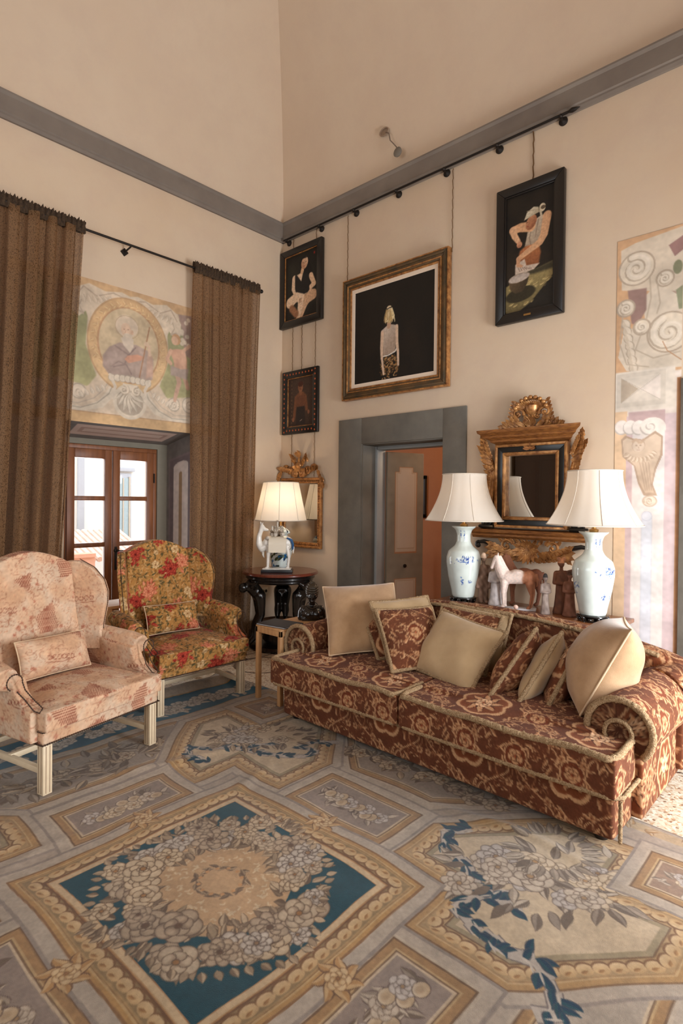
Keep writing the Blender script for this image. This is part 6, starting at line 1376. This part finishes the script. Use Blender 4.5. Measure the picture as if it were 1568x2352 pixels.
t = painting('large bronze framed painting of a standing blond figure on black', -1.055, -2.375, 2.672, 3.955, .10, .06, GOLDF, pc, extra=True, slip=(.02, GILT), mount=.04, step=.0055)
b = MB(); chain(b, .645, .60, 1.37, x=-.008); chain(b, -.665, .60, 1.37, x=-.008); b.build('hanging_chain', CH, t)
def pd(c, W_, H_):      # figure in white headscarf leaning over a bowl
    for i in range(60): c.ell(random.random()*W_, random.random()*H_, .07, .09, random.choice([(34, 28, 20), (24, 20, 16), (44, 34, 24)]), op=.35, soft=.05)
    u = lambda P: [(x*W_, y*H_) for x, y in P]; w = W_
    c.poly(u([(0, .0), (0, .235), (.42, .31), (.98, .36), (1, .25), (.55, .06), (.30, 0)]), (150, 132, 86), soft=.01, grad=((96, 84, 54), 0, -1, .2)); c.poly(u([(.35, .31), (1, .36), (1, .30), (.6, .29)]), (60, 54, 38), soft=.02)
    for i in range(40): c.leaf(random.uniform(.05, .9)*W_, random.uniform(.03, .26)*H_, .05, .018, .3, (176, 156, 106), (136, 116, 74))
    c.poly(u([(.45, 0), (.62, .08), (1, .24), (1, 0)]), (32, 28, 22), soft=.01); c.ell(.32*W_, .145*H_, .32*w, .062*H_, (48, 42, 28), .12, soft=.006)
    c.poly(u([(.30, .52), (.66, .60), (.74, .46), (.70, .36), (.28, .34), (.22, .40)]), (118, 70, 42), soft=.015, grad=((170, 106, 66), 0, 1, .1)); c.poly(u([(.20, .41), (.40, .44), (.44, .38), (.72, .37), (.60, .33), (.20, .31)]), (186, 166, 148), soft=.006)
    for i in range(6): c.line(u([(.24+.05*i, .40-.01*i), (.30+.05*i, .345)]), .006, (130, 108, 94))
    c.poly(u([(.48, .72), (.74, .77), (.86, .76), (.80, .60), (.66, .545), (.40, .545), (.44, .62)]), (150, 132, 112), soft=.006, grad=((186, 166, 142), -1, 1, .12))
    for P in ([(.55, .72), (.50, .60), (.52, .55)], [(.68, .74), (.62, .60)]): c.line(u(P), .006, (120, 100, 84), soft=.006)
    c.line(u([(.86, .75), (.80, .60), (.72, .545), (.44, .49), (.27, .455)]), .075, (196, 150, 112), w2=.04, soft=.005); c.line(u([(.27, .455), (.26, .40), (.34, .385)]), .04, (190, 142, 106), w2=.02, soft=.004)
    c.line(u([(.52, .70), (.30, .72), (.14, .715)]), .085, (200, 152, 112), w2=.065, soft=.005); c.line(u([(.14, .715), (.18, .66), (.26, .605)]), .065, (206, 160, 122), w2=.04, soft=.005); c.ell(.285*W_, .575*H_, .045*w*1.3, .045*w*1.4, (190, 134, 100)); 
    for k in range(3): c.line(u([(.25+.03*k, .57), (.26+.03*k, .55)]), .006, (140, 88, 64))
    c.ell(.53*W_, .735*H_, .105*w, .15*w, (184, 130, 94), -.5, col2=(130, 78, 52), gx=.7, gy=-.7); c.poly(u([(.38, .77), (.44, .83), (.58, .86), (.68, .845), (.70, .80), (.58, .79)]), (206, 194, 168), soft=.004, grad=((160, 144, 118), 1, -1, .06)); c.ell(.76*W_, .83*H_, .065*w, .075*w*1.1, (190, 174, 146)); c.line(u([(.72, .81), (.74, .77)]), .018, (180, 164, 138)); c.ell(.775*W_, .83*H_, .02, .016, (90, 74, 56))
    c.line(u([(.44, .84), (.60, .83), (.68, .82)]), .005, (150, 134, 110)); c.line(u([(.43, .745), (.47, .742)]), .004, (70, 40, 28)); c.line(u([(.44, .71), (.47, .705)]), .006, (140, 60, 44))
    c.poly(u([(.06, .275), (.10, .20), (.22, .16), (.36, .165), (.46, .225), (.51, .30)]), (92, 74, 52), soft=.004, grad=((52, 42, 30), 1, -.4, .1)); c.ell(.285*W_, .29*H_, .232*w, .038*H_, (150, 134, 118), .09); c.ell(.285*W_, .288*H_, .215*w, .031*H_, (196, 184, 172), .09, col2=(150, 132, 120)); c.noise(.1, .01)
t = painting('tall black framed painting of a figure in white headscarf over a bowl', -2.845, -3.432, 3.126, 4.278, .075, .05, BLK, pd, slip=(.012, BLK), step=.0045)
b = MB(); chain(b, -.015, .575, .99, x=-.006, r=.005); b.build('hanging_chain', CH, t); b = MB(); b.bx(-.056, -.05, -.03, .03, -.545, -.53); b.build('brass_plate', BRASS, t)
# ------------------------------------------------------------------ rails, junction box, sockets
t = root('picture_rail', 'dark iron picture-hanging rod with round brackets under the right cornice', 'rail', (-.06, -1.8, 4.69))
b = MB(); b.tube([(0, 1.72, 0), (0, -1.66, 0)], .010, 10); b.build('rod', DARKIRON, t); b = MB(); b.tube([(0, -1.66, 0), (0, -1.69, 0), (0, -1.715, 0), (0, -1.75, 0)], [.008, .02, .014, .002], 10); b.build('finial', DARKIRON, t)
for y in (-.12, -.667, -1.19, -1.753, -2.311, -2.845, -3.40): b = MB(); b.lathe([(0, 0), (.034, 0), (.036, .012), (.02, .025), (.01, .03), (.01, .062), (0, .062)], (.06, y+1.8, -.022), 16, R=roty(-PI/2)); b.ell((0, y+1.8, -.006), .017, n=10, m=8); b.build('bracket', DARKIRON, t)
t = root('curtain_rod', 'thin dark iron curtain rod across the window wall', 'rod', (-2.1, -.15, 3.965))
b = MB(); b.tube([(-1.7, 0, 0), (1.63, 0, 0)], .011, 10); b.build('rod', DARKIRON, t); b = MB(); b.ell((1.65, 0, 0), .022, n=12, m=8); b.build('finial', DARKIRON, t)
for x in (.10, 1.5, -1.55): b = MB(); b.tube([(x, 0, 0), (x, .05, -.01), (x, .15, -.02)], .008); b.box((x, .143, -.02), (.055, .012, .055), R=roty(PI/4)); b.build('bracket', DARKIRON, t)
t = root('wall_junction_box', 'open round cable hole with dangling wire and grey disc above the right cornice', 'electrical fitting', (-.062, -1.60, 5.33))
b = MB(); b.tube([(-.004, .055*math.cos(a), .038*math.sin(a)) for a in np.linspace(0, 2*PI, 30, endpoint=False)], .006, 6, closed=True); b.lathe([(0, 0), (.05, 0), (.05, .004), (0, .004)], (0.008, 0, 0), 20, R=roty(-PI/2)@np.diag([.7, 1, 1])); b.build('box_ring', mat('cracked_plaster', (150, 128, 108), rough=.9), t)
b = MB(); b.tube(resamp([(-.01, -.03, -.02), (-.025, -.08, -.06), (-.03, -.10, -.14), (-.03, -.15, -.20), (-.03, -.18, -.24)], .02), .006, 6); b.build('cable', mat('grey_cable', (120, 104, 90), rough=.6), t)
b = MB(); b.lathe([(0, 0), (.045, 0), (.048, .012), (.03, .022), (0, .022)], (-.022, -.195, -.295), 22, R=roty(-PI/2)); b.build('hanging_disc', mat('grey_disc', (112, 104, 94), rough=.6), t)
for x, lb in ((-.40, 'left'), (-.25, 'right')):
    t = root('wall_socket', f'cream wall socket plate behind the round table legs, {lb} one', 'socket', (x, -.001, .52))
    b = MB(); b.bx(-.055, .055, -.012, 0, -.04, .04); b.build('plate', mat('cream_plastic', (206, 192, 168), rough=.4), t, bevel=.003); b = MB(); b.lathe([(0, 0), (.018, 0), (.018, .003), (0, .003)], (-.02, -.012, 0), 14, R=rotx(PI/2)); b.lathe([(0, 0), (.018, 0), (.018, .003), (0, .003)], (.022, -.012, 0), 14, R=rotx(PI/2)); b.build('outlets', mat('dark_iron'), t)
# ------------------------------------------------------------------ curtains
CUR = mat('speckled_sheer_cloth', (138, 108, 76), rough=.95, spec=.05)
def cur():
    t = CUR.node_tree; L = t.links; b = t.nodes['Principled BSDF']; out = t.nodes['Material Output']; tc = nd(t, 'ShaderNodeTexCoord')
    mp = nd(t, 'ShaderNodeMapping'); mp.inputs['Scale'].default_value = (1, 1, .6); L.new(tc.outputs['Object'], mp.inputs[0])
    n = nd(t, 'ShaderNodeTexNoise'); n.inputs['Scale'].default_value = 150; n.inputs['Detail'].default_value = 2; L.new(mp.outputs[0], n.inputs['Vector'])
    r = nd(t, 'ShaderNodeValToRGB'); r.color_ramp.elements[0].position = .34; r.color_ramp.elements[0].color = L4((104, 76, 52)); r.color_ramp.elements[1].position = .50; r.color_ramp.elements[1].color = L4((160, 124, 90)); L.new(n.outputs['Fac'], r.inputs[0])
    L.new(r.outputs[0], b.inputs['Base Color']); tr = nd(t, 'ShaderNodeBsdfTranslucent'); L.new(r.outputs[0], tr.inputs[0])
    m1 = nd(t, 'ShaderNodeMixShader'); m1.inputs[0].default_value = .58; L.new(b.outputs[0], m1.inputs[1]); L.new(tr.outputs[0], m1.inputs[2])
    tp = nd(t, 'ShaderNodeBsdfTransparent'); m2 = nd(t, 'ShaderNodeMixShader'); m2.inputs[0].default_value = .20; L.new(m1.outputs[0], m2.inputs[1]); L.new(tp.outputs[0], m2.inputs[2]); L.new(m2.outputs[0], out.inputs[0])
cur(); HEM = mat('ruffled_header', (84, 64, 44), rough=.95, col2=(50, 36, 26), vs=60, translucent=.2)
def curtain(label, xt0, xt1, xb0, xb1, nf, seed, dep=.03, yo=0.):
    t = root('curtain', label, 'curtain', ((xt0+xt1)/2, -.15, .01)); o = np.array([(xt0+xt1)/2, -.15, .01]); rs = np.random.RandomState(seed); ph = rs.rand(6)*6
    U = np.linspace(0, 1, nf*16); Zt = np.linspace(.01, 3.955, 90); P = []
    for z in Zt:
        k = 1-z/3.955; A = dep*(.6+.6*min(1, k*2.2)); e = xt0+(xb0-xt0)*k; g = xt1+(xb1-xt1)*k**1.15
        f_ = np.sin(U*nf*2*PI+ph[0]+.8*np.sin(U*5+ph[1])+k*.8*np.sin(U*9+ph[2]))+.45*np.sin(U*nf*4.6*PI+ph[3]+k)
        P.append(np.stack([e+(g-e)*(U+.012*np.sin(U*nf*4*PI+ph[4])), -.15+yo*k+A*f_+.012*np.sin(k*7+U*6), 0*U+z], 1))
    b = MB(); b.grid(np.array(P)-o); b.build('panel', CUR, t, sharp=180)
    P = []
    for z in np.linspace(-.035, .075, 12):
        k = (z+.035)/.11; f_ = np.sin(U*nf*7*PI+ph[2]); q = np.sin(U*nf*11*PI+ph[5]+z*30)
        P.append(np.stack([xt0+(xt1-xt0)*U, -.15-.020*math.cos((k-.45)*2.2)-.014*f_*(.4+k)-.006*q, 3.955+z+.012*q*k], 1))
    b = MB(); b.grid(np.array(P)-o); b.grid((np.array(P)*[1, -1, 1]+[0, -.30, 0])[:, ::-1]-o); b.build('gathered_header', HEM, t, sharp=180)
curtain('wide brown speckled sheer curtain hanging at the far left', -3.75, -2.43, -3.8, -2.66, 9, 3, .062)
curtain('brown speckled sheer curtain to the right of the terrace door', -1.33, -.47, -1.30, -.56, 7, 5, .032, .055)
# unseen cupboard added on the wall behind to give the mirror a dark reflection
t = root('cupboard', 'added tall dark wooden cupboard, stand-in for the dark doors reflected in the big mirror', 'cupboard', (S+.01, -.62, 0))
b = MB(); b.bx(0, .45, -.5, .5, 0, 2.6); b.bx(0, .5, -.54, .54, 2.6, 2.72); b.build('carcass', mat('dark_walnut', (52, 34, 24), rough=.4), t, bevel=.006)
for s in (-1, 1): b = MB(); b.bx(.45, .475, min(0, s*.48), max(0, s*.48), .1, 2.5); b.bx(.475, .485, min(s*.06, s*.42), max(s*.06, s*.42), .2, 2.4); b.build('door', mat('dark_walnut'), t, bevel=.006)
